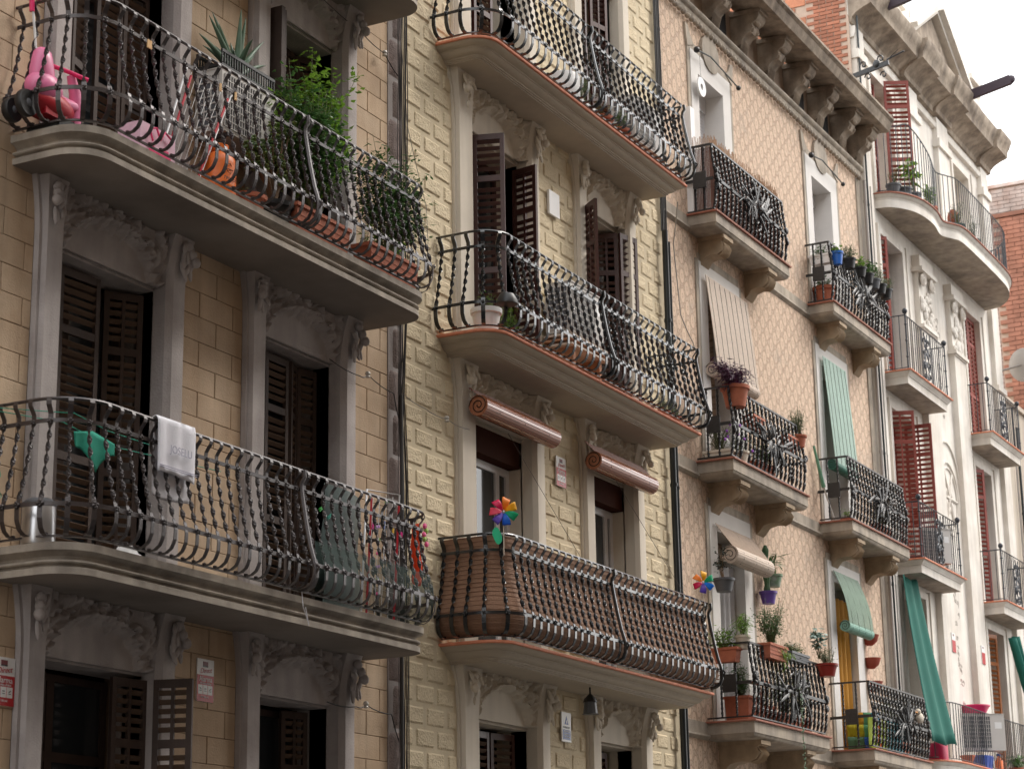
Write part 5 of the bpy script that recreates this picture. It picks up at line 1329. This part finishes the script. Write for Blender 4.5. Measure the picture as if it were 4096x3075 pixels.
text('PROTEGIDO', .024, WHITE, t, (0, -.0075, -.05), (math.pi/2, 0, 0)); text('ALARMA 24 H', .020, WHITE, t, (0, -.0075, -.085), (math.pi/2, 0, 0)); text('AVISO A POLICIA', .016, WHITE, t, (0, -.0075, -.115), (math.pi/2, 0, 0))
tag(build('blank_plaque', MB().box(-.14, .14, -.02, .012, -.155, .155), WHITE, None, None, (22.13, -.03, 10.64)), 'blank white plaque on the cream wall between open shutters', 'plaque')
# ---- cables and pipes
t = thing('cable_bundle', 'bundle of black cables running down the rough quoin between tan and cream houses', 'cables', (18.30, -.06, 3)); q = random.Random(12)
for k in range(11):
    x0 = q.uniform(-.09, .16); pts = []
    for j in range(24):
        z = -.2+j*.5; pinch = 1-.75*math.exp(-((z-4.35)/.5)**2)-.75*math.exp(-((z-8.2)/.4)**2)*0; pts.append((x0*pinch+q.uniform(-.012, .012), -.02-.02*(k % 3), z))
    build('cable', MB().tube(pts, q.choice((.0035, .0045, .006)), 4), CABLE, t)
build('cable_sleeve', MB().tube([(0, -.05, -.2), (.0, -.05, 1.5), (.01, -.05, 2.9), (.0, -.05, 4.3)], .019, 8), CABLE, t, 60)
def wire(lab, pts, m_=CABLE, r=.006, ins=()):
    p0 = Vector(pts[0]); t = thing('wire', lab, 'wire', p0); P = [Vector(p)-p0 for p in pts]; out_ = []
    for a, b in zip(P, P[1:]):
        for k in range(4): out_.append(a.lerp(b, k/4)-Vector((0, 0, .02*math.sin(k/4*math.pi))))
    out_.append(P[-1]); build('strand', MB().tube(out_, r, 4), m_, t)
    for p in ins:
        build('insulator', MB().lathe([(.012, -.035), (.03, -.025), (.02, -.01), (.03, .01), (.022, .03), (.01, .035)], Vector(p)-p0, 10), CERAM, t, 40)
wire('twisted wire on a porcelain insulator by the middle right tan door', [(16.9, -.12, 7.35), (17.45, -.14, 7.30), (17.62, -.12, 7.36), (18.20, -.08, 7.30), (18.30, -.08, 7.05)], ins=[(17.62, -.12, 7.36)])
wire('twisted wire on a porcelain insulator by the lowest right tan door', [(16.9, -.12, 3.98), (17.40, -.14, 3.98), (17.60, -.12, 4.02), (18.15, -.08, 3.98), (18.30, -.08, 3.72)], ins=[(17.60, -.12, 4.02)])
wire('wire and grey insulator beneath the highest tan balcony', [(16.6, -.1, 11.2), (17.5, -.1, 11.1), (18.0, -.09, 11.05), (18.3, -.08, 10.9)], ins=[(18.0, -.09, 11.05)])
wire('thin wire crossing the cream blocks to the left rolled blind', [(18.35, -.08, 7.35), (18.9, -.05, 7.30), (19.35, -.06, 7.28), (19.75, -.12, 7.24)], CABLEG, .005, ins=[(19.35, -.06, 7.28)])
wire('loose grey wire hanging down the cream corner below the cables', [(18.42, -.05, 11.3), (18.55, -.05, 10.4), (18.95, -.05, 9.6), (18.98, -.05, 9.2), (18.92, -.05, 8.8)], CABLEG, .004)
wire('pale loose cable looping beside the pipe at the corner of the peach house', [(25.0, -.5, 11.5), (25.5, -.2, 11.1), (25.9, -.10, 10.2), (26.3, -.10, 9.9), (26.5, -.1, 9.7)], CABLEG, .008)
def pipe(lab, x, y, z0, z1, r, m_, cat='pipe'):
    t = thing('drain_pipe', lab, cat, (x, y, z0)); build('pipe', MB().tube([(0, 0, 0), (.02, 0, (z1-z0)*.3), (0, 0, (z1-z0)*.65), (.01, 0, z1-z0)], r, 8), m_, t, 60)
    z = .8
    while z < z1-z0: build('clip', MB().lathe([(r*1.25, -.02), (r*1.25, .02)], (0.008, 0, z), 8), m_, t, 60); z += 2.3
pipe('thick greenish black pipe where the cream house meets the peach house', 25.46, -.09, 0, 11.3, .045, PIPE)
pipe('thinner black pipe just right of the thick greenish one', 25.66, -.06, 0, 11.2, .022, PIPE)
for k, (dx, r) in enumerate(((0, .018), (.06, .012), (.12, .014), (-.05, .010))): pipe(('black cable run near the top of cream and peach joint, leftmost', 'thin black cable right of the leftmost one, cream and peach joint', 'rightmost black cable at the cream and peach joint', 'hairline cable left of the bundle at the cream and peach joint')[k], 25.50+dx, -.05, 11.3, 17, r, CABLE, 'cable')
for k, (x, r, m_) in enumerate(((34.52, .03, CABLEG), (34.70, .02, PIPE), (34.86, .012, CABLEG))): pipe(('grey rainwater pipe at the right end of the peach house', 'dark slim pipe at the left end of the ivory house', 'thin grey conduit on the ivory house next to the slim pipe')[k], x, -.13, 0, 18.3 if k == 1 else 15.0, r, m_)
pipe('dark cable conduit along the low pale house at right', 44.6, -.03, 3, 12.6, .03, PIPE); pipe('thin pale conduit on low pale house', 44.3, -.03, 3, 12.9, .015, CABLEG)

# ---- building 3
def on(k, i): return B3L[i][0]
st = sharp_stations(26.48+.10, 29.43-.10, -.455+.09); cs = MB(); cs2 = MB(); q = random.Random(6)
for (x, y, nx, ny) in resample(st, 0, .021):
    h = q.uniform(1.10, 1.24); a = math.atan2(ny, nx)+math.pi/2
    cs.xbox(Matrix.Translation((x, y, 11.87+.5)) @ Matrix.Rotation(a, 4, 'Z'), .014, .008, 1.0); cs2.xbox(Matrix.Translation((x, y, 12.87+(h-1)/2)) @ Matrix.Rotation(a+q.uniform(-.02, .02), 4, 'Z') @ Matrix.Rotation(q.uniform(-.06, .06), 4, 'Y'), .009, .007, h-1)
t = thing('cane_screen', 'brown cane screen with a ragged pale top around top left peach balcony', 'cane screen', (28, -.3, 11.87))
mm = MB(); mm.v = [tuple(Vector(p)-t.location) for p in cs.v]; mm.f = cs.f; mm.mi = cs.mi; tag(build('canes', mm, CANE, t), kind='stuff')
mm = MB(); mm.v = [tuple(Vector(p)-t.location) for p in cs2.v]; mm.f = cs2.f; mm.mi = cs2.mi; tag(build('cane_tips', mm, CANEL, t), kind='stuff')
t = thing('wall_disc', 'white round disc with hole hanging left of top peach door', 'disc', (27.02, -.10, 14.02)); M = Matrix.Rotation(math.pi/2, 4, 'X'); ring = MB().lathe([(.05, -.01), (.15, -.012), (.155, 0), (.15, .012), (.05, .01), (.05, -.01)], (0, 0, 0), 22); mb = MB(); mb.add([M @ Vector(p) for p in ring.v], ring.f); build('disc', mb, WHITE, t, 40); build('string', MB().tube([(0, 0, .15), (-.02, 0, .5)], .003, 3), CABLE, t)
for k, (xa, xb) in enumerate(((26.85, 28.5), (31.75, 33.35))):
    t = thing('curtain_rod', ('thin dark awning rod above the top left peach door', 'thin dark awning rod above the top right peach door')[k], 'rod', (xa, -.12, 14.55)); build('rod', MB().tube([(0, 0, 0), (.5, -.02, .07), (xb-xa, 0, 0)], .012, 6), PIPE, t); build('end_ball', MB().ell((0, 0, 0), (.05, .05, .05), 8, 6), BLACKP, t); build('end_ball', MB().ell((xb-xa, 0, 0), (.04, .04, .04), 8, 6), BLACKP, t)
reed_blind('pale beige reed blind half lowered on the middle left peach door', 26.92, 28.52, -.12, 9.66, 11.06, .10, REED, yw=-.08, seams=8, slack=.1)
reed_blind('mint green reed blind lowered over the middle right peach door railing', 31.86, 33.0, -.13, 9.25, 11.06, .08, mat('green_roll', (.03, .16, .11), .5), yw=-.08, sheet=MINT, seams=6, slack=.1)
reed_blind('beige and brown reed blind rolled up above the lowest left peach door', 26.95, 28.35, -.26, 6.98, 7.42, .12, REED, yw=-.06, sheet=REEDD, seams=3)
reed_blind('faded green reed blind slanting above mustard curtain', 31.86, 33.05, -.20, 6.62, 7.50, .085, mat('mint_roll', (.20, .40, .32), .5), yw=-.06, sheet=GREED, seams=4, slack=1)
cloth('curtain', 'mustard yellow curtain in the lowest right peach doorway', 'curtain', lambda u, v: (-.42+.84*u, .03*math.sin(u*25), -1.2+2.45*v), 30, 3, MUST, (32.47, .10, 5.90))
cloth('curtain', 'white curtain in lowest left peach doorway', 'curtain', lambda u, v: (-.28+.56*u, .03*math.sin(u*19), -1.3+2.3*v), 24, 3, mat('grey_white_cloth', (.50, .49, .50), .8), (27.75, .14, 5.96))
tag(build('teal_drape', MB().grid(lambda u, v: (-.08+.14*u+.03*math.sin(v*5), .02*math.sin(u*9), -1.2+2.4*v), 8, 10), DGREEN, None, 60, (27.36, .10, 5.95)), 'narrow teal drape edge in the lowest left peach doorway', 'drape')
G_ = 'pots hung along the upper right peach balcony rail'
F = 11.865
plant('long white trough of low greens hooked inside the left side rail', (31.60, -.24, 12.55), ('b', .13, .38, .16, WHITE), B(W=.06, D=.18, H=.26, n=120, L=.05, Wd=.03, lm=G2, seed=101, stems=8, base=.14), grp=G_)
t = plant('blue hanging pot at the front left corner of the top right peach balcony', (31.66, -.50, 12.52), ('r', .10, .22, mat('blue_pot', (.02, .13, .50), .4)), B(W=.10, D=.06, H=.34, n=70, L=.07, Wd=.045, lm=G1, seed=102, stems=6, base=.18), grp=G_)
plant('large terracotta pot on the floor of the top right peach balcony', (31.80, -.20, F), ('r', .20, .34, TERRA), B(W=.20, D=.12, H=.55, n=160, L=.06, Wd=.035, lm=G2, seed=103, stems=10, base=.3))
for k, (x, lab, m_, g, hh) in enumerate(((32.25, 'black rail pot with feathery grey green conifer, nearest the blue pot', BLACKP, G3, .38), (32.80, 'black rail pot with broad bright leaves, second along the rail', BLACKP, G1, .26), (33.20, 'black rail pot with grassy sprigs in the middle of the rail', BLACKP, G2, .32), (33.55, 'dark rail pot with thin arching stems', GREYP, G2, .40), (33.88, 'black rail pot with bushy grey green conifer close to right corner', BLACKP, G3, .40), (34.2, 'black rail pot with conifer overhanging the right corner', BLACKP, G3, .36))):
    plant(lab, (x, -.50, 12.62), ('r', .12, .17, m_), B(W=.19, D=.12, H=hh+.06, n=460 if g is G3 else 120, L=.045 if g is G3 else .07, Wd=.012 if g is G3 else .04, lm=g, seed=110+k, stems=16 if g is G3 else 8, base=.13, z0=.2), grp=G_)
F = 8.235
plant('mass of purple heart leaves tumbling from a terracotta pot over corner of peach balcony', (26.75, -.52, 9.00), ('r', .20, .30, TERRA), B(W=.62, D=.16, H=.62, n=1050, L=.10, Wd=.026, lm=GP, seed=121, stems=40, base=.22, droop=.25, z0=.2, sm=GP, clump=.13))
plant('lavender with violet flowers in a low cream trough, middle left peach balcony', (26.62, -.30, F), ('b', .14, .42, .14, CREAM), B(W=.10, D=.22, H=.50, n=520, L=.05, Wd=.010, lm=G3, seed=122, stems=22, base=.1))
plant('silvery lavender bush at front corner beneath the purple plant', (26.98, -.46, F), ('r', .13, .18, CREAM), B(W=.26, D=.12, H=.46, n=520, L=.05, Wd=.011, lm=G3, seed=123, stems=20, base=.12, droop=.1))
q = random.Random(3)
tag(build('blossoms', (lambda m_: ([m_.ell((26.75+q.uniform(-.35, .45), -.50+q.uniform(-.12, .05), F+.30+q.uniform(-.15, .22)), (.022, .018, .022), 6, 4) for _ in range(16)], m_)[1])(MB()), mat('violet_flower', (.35, .10, .55), .6)), 'scattered violet blossoms over the lavender troughs', 'flowers')
for k, x in enumerate((27.62, 29.0)): plant(('terracotta trough hung behind middle left peach railing, left one', 'terracotta trough hung at right end of middle left peach railing')[k], (x, -.44, 8.85), ('b', .42, .18, .20, TERRA), B(W=.20, D=.08, H=.34, n=130, L=.06, Wd=.02, lm=G2, seed=130+k, stems=9, base=.15))
plant('spiky rosemary bush over the right corner of middle left peach balcony', (29.30, -.50, 8.95), ('r', .13, .18, TERRA), B(W=.30, D=.12, H=.62, n=620, L=.07, Wd=.010, lm=G3, seed=135, stems=26, base=.12, z0=.15))
t = thing('water_jug', 'white plastic jug on the middle left peach balcony', 'jug', (26.86, -.22, F+.02)); build('body', MB().lathe([(.13, 0), (.14, .03), (.14, .30), (.09, .38), (.04, .40), (.04, .45)], (0, 0, 0), 14), WHITE, t, 40); build('handle', MB().tube([(.10, 0, .34), (.17, 0, .30), (.14, 0, .15)], .014, 6), WHITE, t)
plant('dark ferny greenery behind ornament of middle left peach balcony', (28.0, -.38, F), ('b', .7, .18, .2, TERRA), B(W=.50, D=.10, H=.62, n=700, L=.08, Wd=.018, lm=G2, seed=136, stems=26, base=.15, droop=.3))
t = thing('parasol', 'folded green parasol leaning at left end of the middle right peach balcony', 'parasol', (31.62, -.12, F)); build('pole', MB().tube([(0, -.10, 0), (-.18, .0, .55)], .014, 6), CERAM, t); build('canopy', MB().tube([(-.18, 0, .55), (-.38, .06, 1.2)], [.035, .02], 8), mat('faded_green', (.12, .28, .18), .7), t)
plant('small sprout in a terracotta pot in the middle right peach balcony', (31.92, -.30, F), ('r', .09, .12, TERRA), B(W=.08, D=.06, H=.26, n=60, L=.05, Wd=.03, lm=G1, seed=140, stems=5, base=.1))
plant('dark hanging greenery low behind the bars of middle right peach balcony', (33.3, -.42, F), ('b', .6, .16, .2, TERRA), B(W=.45, D=.10, H=.60, n=420, L=.07, Wd=.02, lm=G2, seed=141, stems=18, base=.15))
F = 4.645
GL = 'plants crowding the lowest left peach balcony'
plant('terracotta trough of ferny greens on the left rail, lowest left peach balcony', (26.50, -.30, 5.42), ('b', .17, .42, .19, TERRA), B(W=.12, D=.20, H=.46, n=260, L=.08, Wd=.028, lm=G1, seed=150, stems=14, base=.15), grp=GL)
plant('ribbed off-white pot with palm like shoots, lowest left peach balcony', (26.62, -.52, 5.60), ('r', .11, .18, CREAM), B(W=.22, D=.12, H=.50, n=170, L=.13, Wd=.020, lm=G1, seed=151, stems=12, base=.14, droop=.25), grp=GL)
plant('terracotta trough with a tall airy green bush, front of lowest left peach balcony', (27.35, -.66, 5.52), ('b', .66, .20, .20, TERRA), B(W=.42, D=.14, H=.88, n=1300, L=.05, Wd=.018, lm=G2, seed=152, stems=34, base=.16, z0=.2, clump=.13), grp=GL)
plant('light green trailing fronds in front of the bars, lowest left peach balcony', (27.55, -.72, 5.40), None, B(W=.30, D=.08, H=.30, n=300, L=.09, Wd=.016, lm=G1, seed=153, stems=16, base=.2, droop=1.2), grp=GL)
plant('low succulent rosettes behind the top rail, lowest left peach balcony', (28.45, -.58, 5.62), ('b', .7, .18, .12, GREYP), B(W=.36, D=.08, H=.26, n=300, L=.05, Wd=.03, lm=GJ, seed=154, stems=16, base=.1), grp=GL)
plant('dark red pot of wispy stems on the right corner rail, lowest left peach balcony', (29.32, -.74, 5.50), ('r', .17, .18, REDPOT), B(W=.24, D=.12, H=.42, n=330, L=.06, Wd=.012, lm=G3, seed=155, stems=20, base=.12), grp=GL)
plant('big silvery round leaved succulent above the dark red pot', (29.25, -.66, 5.66), None, B(W=.16, D=.09, H=.60, n=70, L=.12, Wd=.085, lm=mat('silver_leaf', (.17, .26, .22), .5, var=.3), seed=156, stems=6, base=.1, z0=.6), grp=GL)
plant('large terracotta tub at the left inside lowest left peach balcony', (26.85, -.36, F), ('b', .30, .36, .34, TERRA), B(W=.22, D=.14, H=.85, n=620, L=.07, Wd=.026, lm=G2, seed=157, stems=20, base=.3), grp=GL)
plant('terracotta pot at front right of the wooden stand', (27.35, -.50, F), ('r', .17, .24, TERRA), B(W=.16, D=.10, H=.5, n=170, L=.06, Wd=.03, lm=G2, seed=158, stems=9, base=.2), grp=GL)
plant('dense dark foliage filling lower bars, lowest left peach balcony', (28.3, -.45, F), ('b', .9, .2, .22, TERRA), B(W=.60, D=.12, H=.95, n=1200, L=.07, Wd=.024, lm=G2, seed=159, stems=34, base=.18), grp=GL)
plant('dark creeper along the right posts, lowest left peach balcony', (29.1, -.40, F), ('r', .16, .24, TERRA), B(W=.26, D=.12, H=1.0, n=620, L=.06, Wd=.024, lm=G2, seed=160, stems=20, base=.2), grp=GL)
t = thing('wooden_stand', 'reddish wooden folding stand on lowest left peach balcony', 'plant stand', (27.05, -.60, F))
for dx, ax in ((-.18, .10), (.02, -.12), (.20, -.06)): build('leg', MB().tube([(dx, 0, 0), (dx+ax, 0, .55)], .016, 5), mat('reddish_wood', (.30, .09, .045), .6), t)
build('shelf', MB().box(-.16, .18, -.08, .12, .52, .55), mat('reddish_wood', (.30, .09, .045), .6), t)
t = thing('trailing_vine', 'long thin string of trailing succulent hanging below lowest left peach balcony', 'vine', (28.03, -.78, 5.2)); q = random.Random(8); lf = MB()
build('vine_stem', MB().tube([(0, 0, 0), (0, -.02, -.6), (.02, -.02, -1.2), (.01, -.02, -1.6)], .004, 4), STEM, t)
for k in range(110): lf.ell((q.gauss(0, .012)+.01, q.gauss(0, .01)-.02, -1.6*q.random()), (.010, .008, .012), 5, 3)
tag(build('beads', lf, mat('pale_green', (.25, .36, .24), .6), t), kind='stuff')
GW = 'pots fixed to the peach wall beside the lowest left door'
t = thing('cactus', 'tall columnar cactus in a purple pot fixed to the peach wall', 'cactus', (28.62, -.16, 6.52), GW); pot_round(t, .13, .18, mat('purple_pot', (.14, .07, .36), .45))
mb = MB(); pr = []
for k in range(12): pr.append((.045+.010*math.sin(k*1.9), .15+k*.058))
mb.lathe(pr+[(.02, .86)], (-.03, 0, 0), 7); build('stem', mb, GC, t, 30)
plant('white and green painted wall pot with a strappy plant, right of the cactus', (28.85, -.17, 6.80), ('r', .13, .18, mat('painted_pot', (.40, .42, .38), .5, col2=(.05, .22, .06), c2scale=9, c2amt=1)), B(W=.22, D=.08, H=.52, n=40, L=.24, Wd=.030, lm=G2, seed=171, stems=5, base=.14, z0=.6), grp=GW)
plant('dark grey pot with a small leafless tree at the left of lowest left peach door', (26.72, -.24, 6.42), ('r', .15, .18, GREYP), B(W=.16, D=.10, H=.62, n=120, L=.07, Wd=.035, lm=mat('dark_leaf', (.02, .035, .02), .5, var=.4), seed=172, stems=7, base=.14, z0=.6, sm=DRY), grp=GW)
for k, (x, z) in enumerate(((33.42, 6.50), (33.44, 6.12), (33.47, 5.74))):
    t = thing('wall_pot', ('red half round wall pot right of mustard doorway, topmost of three', 'red half round wall pot, middle of three right of mustard doorway', 'red half round wall pot, lowest of three right of mustard doorway')[k], 'wall pot', (x, -.08, z), 'red wall pots beside the mustard curtain'); build('pot', MB().lathe([(.05, 0), (.12, .06), (.15, .14), (.16, .17), (.14, .17)], (0, 0, 0), 14), mat('red_clay', (.36, .07, .04), .7), t, 40)
# colourful blanket etc on the lowest right peach balcony
F = 4.645
t = thing('blanket', 'patchwork blanket of green, yellow and blue hanging inside the left side rail', 'blanket', (31.66, -.42, F))
PC = [('sage', (.12, .24, .13)), ('yellow', (.62, .50, .02)), ('teal', (.05, .20, .17)), ('blue', (.03, .10, .40)), ('leafg', (.10, .30, .14)), ('sky', (.10, .36, .60)), ('orange', (.80, .14, .01)), ('amber2', (.60, .28, .01))]
cells = [((-.12, .0), 0), ((-.12, .24), 1), ((.06, .0), 2), ((.06, .24), 4), ((-.12, .42), 0), ((.06, .42), 5)]
for k in range(12):
    u = k % 4; v = k//4; c = PC[[0, 0, 3, 6, 1, 1, 4, 6, 2, 7, 4, 5][k]]
    y0_ = .20-.10*u; mb = MB(); mb.grid(lambda a, b: (-.03+.10*u+.10*a+.02*math.sin(6*(b+v)), y0_-.10*a, .02+.19*(v+b)), 3, 3); o = build('patch', mb, mat('patch_'+c[0], c[1], .8), t, 80); o.modifiers.new('thickness', 'SOLIDIFY').thickness = .01
t = thing('panel', 'lime and teal plastic panels tied behind bars of lowest right peach balcony', 'panel', (32.7, -.58, F))
build('lime_sheet', MB().box(-1.12, -.25, -.0, .012, .03, .50), mat('lime_sheet', (.33, .42, .02), .6), t); build('teal_sheet', MB().box(-.24, .55, -.0, .012, .03, .52), mat('teal_sheet', (.04, .23, .28), .6), t)
plant('dark shrubs packed behind the upper bars of lowest right peach balcony', (33.2, -.42, F), ('b', 1.2, .2, .25, TERRA), B(W=.80, D=.12, H=.95, n=1100, L=.07, Wd=.022, lm=G2, seed=181, stems=36, base=.2))
t = thing('toy_duck', 'pale yellow toy bird on the ornament of lowest right peach balcony', 'toy', (33.55, -.80, 5.28)); build('body', MB().ell((0, 0, 0), (.13, .06, .09), 10, 7), CREAM, t, 70); build('head', MB().ell((-.10, -.01, .09), (.06, .05, .05), 8, 6), CREAM, t, 70); build('beak', MB().ell((-.19, -.01, .07), (.05, .02, .012), 6, 4), mat('beak', (.8, .3, .02), .5), t)

# ---- building 4
F = 15.085
for k, (x, y, lab, pm, H_, g, L_, W_) in enumerate(((35.75, -.30, 'small dark pot with thin stalks, leftmost on the wavy top balcony', GREYP, .5, G3, .05, .015), (36.05, -.42, 'grey pot of blue green succulent on the wavy top balcony', GREYP, .28, G3, .06, .02), (36.42, -.48, 'grey pot with tall rubber plant of long drooping leaves on the wavy balcony', GREYP, 1.05, G1, .26, .08), (37.3, -.52, 'citrus bush with yellow green leaves on the wavy top balcony', TERRA, .62, G1, .09, .045), (38.55, -.70, 'dark green pot with grey shrub on wavy top balcony', mat('bottle_green', (.01, .06, .045), .5), .7, G3, .06, .02), (39.6, -.70, 'green trough with thin plants behind dense bars of wavy balcony', mat('bottle_green', (.01, .06, .045), .5), .75, G3, .05, .015))):
    plant(lab, (x, y, F), ('r', .14, .20, pm), B(W=.22 if k > 1 else .12, D=.12, H=H_, n=(60, 60, 34, 230, 200, 200)[k], L=L_, Wd=W_, lm=g, seed=190+k, stems=6 if k == 2 else 10, base=.15, z0=.35, droop=.35 if k == 2 else 0), grp='pots on the wavy top balcony')
t = thing('stacked_crates', 'rust brown bag on dark green crates behind wavy balcony bars', 'crates', (38.9, -.55, F)); build('crate', MB().box(-.3, .3, -.15, .15, 0, .22), mat('bottle_green', (.01, .06, .045), .5), t); build('bag', MB().ell((-.1, 0, .42), (.13, .12, .22), 10, 7), mat('rust_cloth', (.25, .07, .04), .8), t, 60)
t = RBK = thing('roof_bracket', 'black wrought iron bracket with scrolls jutting over the peach cornice', 'bracket', (32.9, -.45, 16.36)); build('arm', MB().xbox(Matrix.Translation((0, -.55, .0)) @ Matrix.Rotation(R_(-9), 4, 'X'), .05, 1.1, .10), IRON3, t)
mb = MB()
for s, yy, zz in ((1, -.45, .14), (-1, -.55, -.14), (1, -.90, .20), (-1, -.95, -.16)):
    pts = [(0, yy+.09*math.cos(a*.6)*(1-a/14), zz+.09*math.sin(a*.6)*(1-a/14)) for a in range(12)]; mb.tube(pts, .018, 5)
mb.ell((0, -.78, .10), (.06, .10, .10), 8, 6); mb.tube([(0, -1.05, .15), (0, -1.5, .26)], .018, 5); mb.tube([(0, -1.1, .17), (.0, -1.35, .32)], .008, 4)
build('scrolls', mb, IRON3, t, 60); t.scale = (.85, .70, .85)
def awning(lab, x, xr, y, z0, z1, wtop, wbot, seed):
    return cloth('awning_cloth', lab, 'awning', lambda u, v: ((wtop*v+wbot*(1-v))*(u-.0)+(1-v)*.05, -.30*(1-v)**1.3-.035*math.sin(u*14+seed)*(1-.3*v)-.10*(1-v)*u, (z1-z0)*v+.03*math.sin(u*9)), 26, 16, DGREEN, (x, y, z0), .006)
awning('teal awning curtain hanging over the rail from ivory balcony slab, left one', 35.10, 36.5, -.18, 5.05, 7.92, .85, 1.15, 1)
cloth('awning_cloth', 'teal awning curtain gathered diagonally at the right ivory doorway', 'awning', lambda u, v: (.12+.55*u*(1-.55*math.sin(v*3.0))+(1-v)*.85, -.30-.10*math.sin(u*12)-.3*(1-v), 2.2*v+.12*u), 20, 14, DGREEN, (41.15, -.10, 5.35), .006)
ac_unit('small air conditioner with square grille on the ivory balcony with open red shutters', 36.3, 37.0, -.40, -.12, 8.34, 8.96, bracket=False, rz=R_(-42))
ac_unit('white air conditioner under a pink tub on the lowest ivory balcony', 38.3, 39.3, -.42, -.10, 5.18, 5.84, bracket=False, rz=R_(-48))
t = thing('tub', 'bright pink plastic tub on top of the lowest white air conditioner', 'tub', (38.8, -.26, 5.86)); build('body', MB().lathe([(.20, 0), (.27, .12), (.29, .13), (.29, .15), (.26, .14)], (0, 0, 0), 18), HOTPINK, t, 40); build('inner', MB().lathe([(.01, .02), (.20, .03)], (0, 0, 0), 12), HOTPINK, t)
t = thing('watering_can', 'crimson watering can on floor at left of lowest ivory balcony', 'watering can', (36.42, -.22, 4.835)); build('body', MB().lathe([(.17, 0), (.17, .24), (.13, .30), (.04, .31)], (0, 0, 0), 14), mat('crimson', (.45, .005, .06), .4), t, 40); build('handle', MB().tube([(-.10, 0, .28), (-.04, 0, .42), (.10, 0, .40), (.16, 0, .2)], .02, 6), mat('crimson', (.45, .005, .06), .4), t)
t = thing('basket', 'blue laundry basket on the lowest ivory balcony', 'basket', (38.75, -.35, 4.835)); build('body', MB().lathe([(.24, 0), (.30, .22), (.31, .24), (.28, .24)], (0, 0, 0), 16, 1.2, .6), mat('basket_blue', (.05, .10, .42), .5), t, 40); mb = MB()
for k in range(14): a = k*.449; mb.tube([(.295*math.cos(a), .15*math.sin(a), .02), (.37*math.cos(a), .19*math.sin(a), .22)], .008, 4)
build('ribs', mb, mat('basket_blue2', (.10, .18, .55), .5), t)
t = thing('bottle', 'orange and white bottle beside the blue basket', 'bottle', (39.7, -.40, 4.835)); build('body', MB().lathe([(.07, 0), (.075, .02), (.075, .22), (.03, .28), (.03, .31)], (0, 0, 0), 12), ORANGE, t, 40); build('cap', MB().lathe([(.035, .31), (.035, .35), (.01, .36)], (0, 0, 0), 10), BLUES, t)
plant('striped leaf plant in the bottom right corner of the picture, lowest ivory balcony', (40.75, -.45, 4.835), ('r', .15, .16, TERRA), B(W=.30, D=.14, H=.42, n=120, L=.20, Wd=.05, lm=G2, seed=199, stems=12, base=.1, droop=.3))
plant('small terracotta pot left of the lowest white air conditioner', (37.75, -.36, 4.835), ('r', .13, .18, TERRA), None)
t = thing('satellite_dish', 'pale satellite dish at corner of ivory house against the brick wall', 'satellite dish', (43.75, -.45, 13.75)); M = Matrix.Rotation(R_(80), 4, 'Y') @ Matrix.Rotation(R_(20), 4, 'X'); ring = MB().lathe([(.01, 0), (.15, .01), (.28, .045), (.36, .085), (.365, .09), (.36, .075), (.15, 0.0)], (0, 0, 0), 22); mb = MB(); mb.add([M @ Vector(p) for p in ring.v], ring.f); build('dish', mb, mat('pale_grey', (.42, .40, .38), .6), t, 40); build('arm', MB().tube([(0, 0, -.3), (-.22, -.3, -.42), (-.35, -.5, -.38)], .018, 6), CABLEG, t); build('receiver', MB().ell((-.35, -.5, -.33), (.06, .08, .06), 8, 6), GREYP, t); build('bracket', MB().tube([(0, 0, 0), (-.1, .45, -.1)], .025, 6), CABLEG, t)
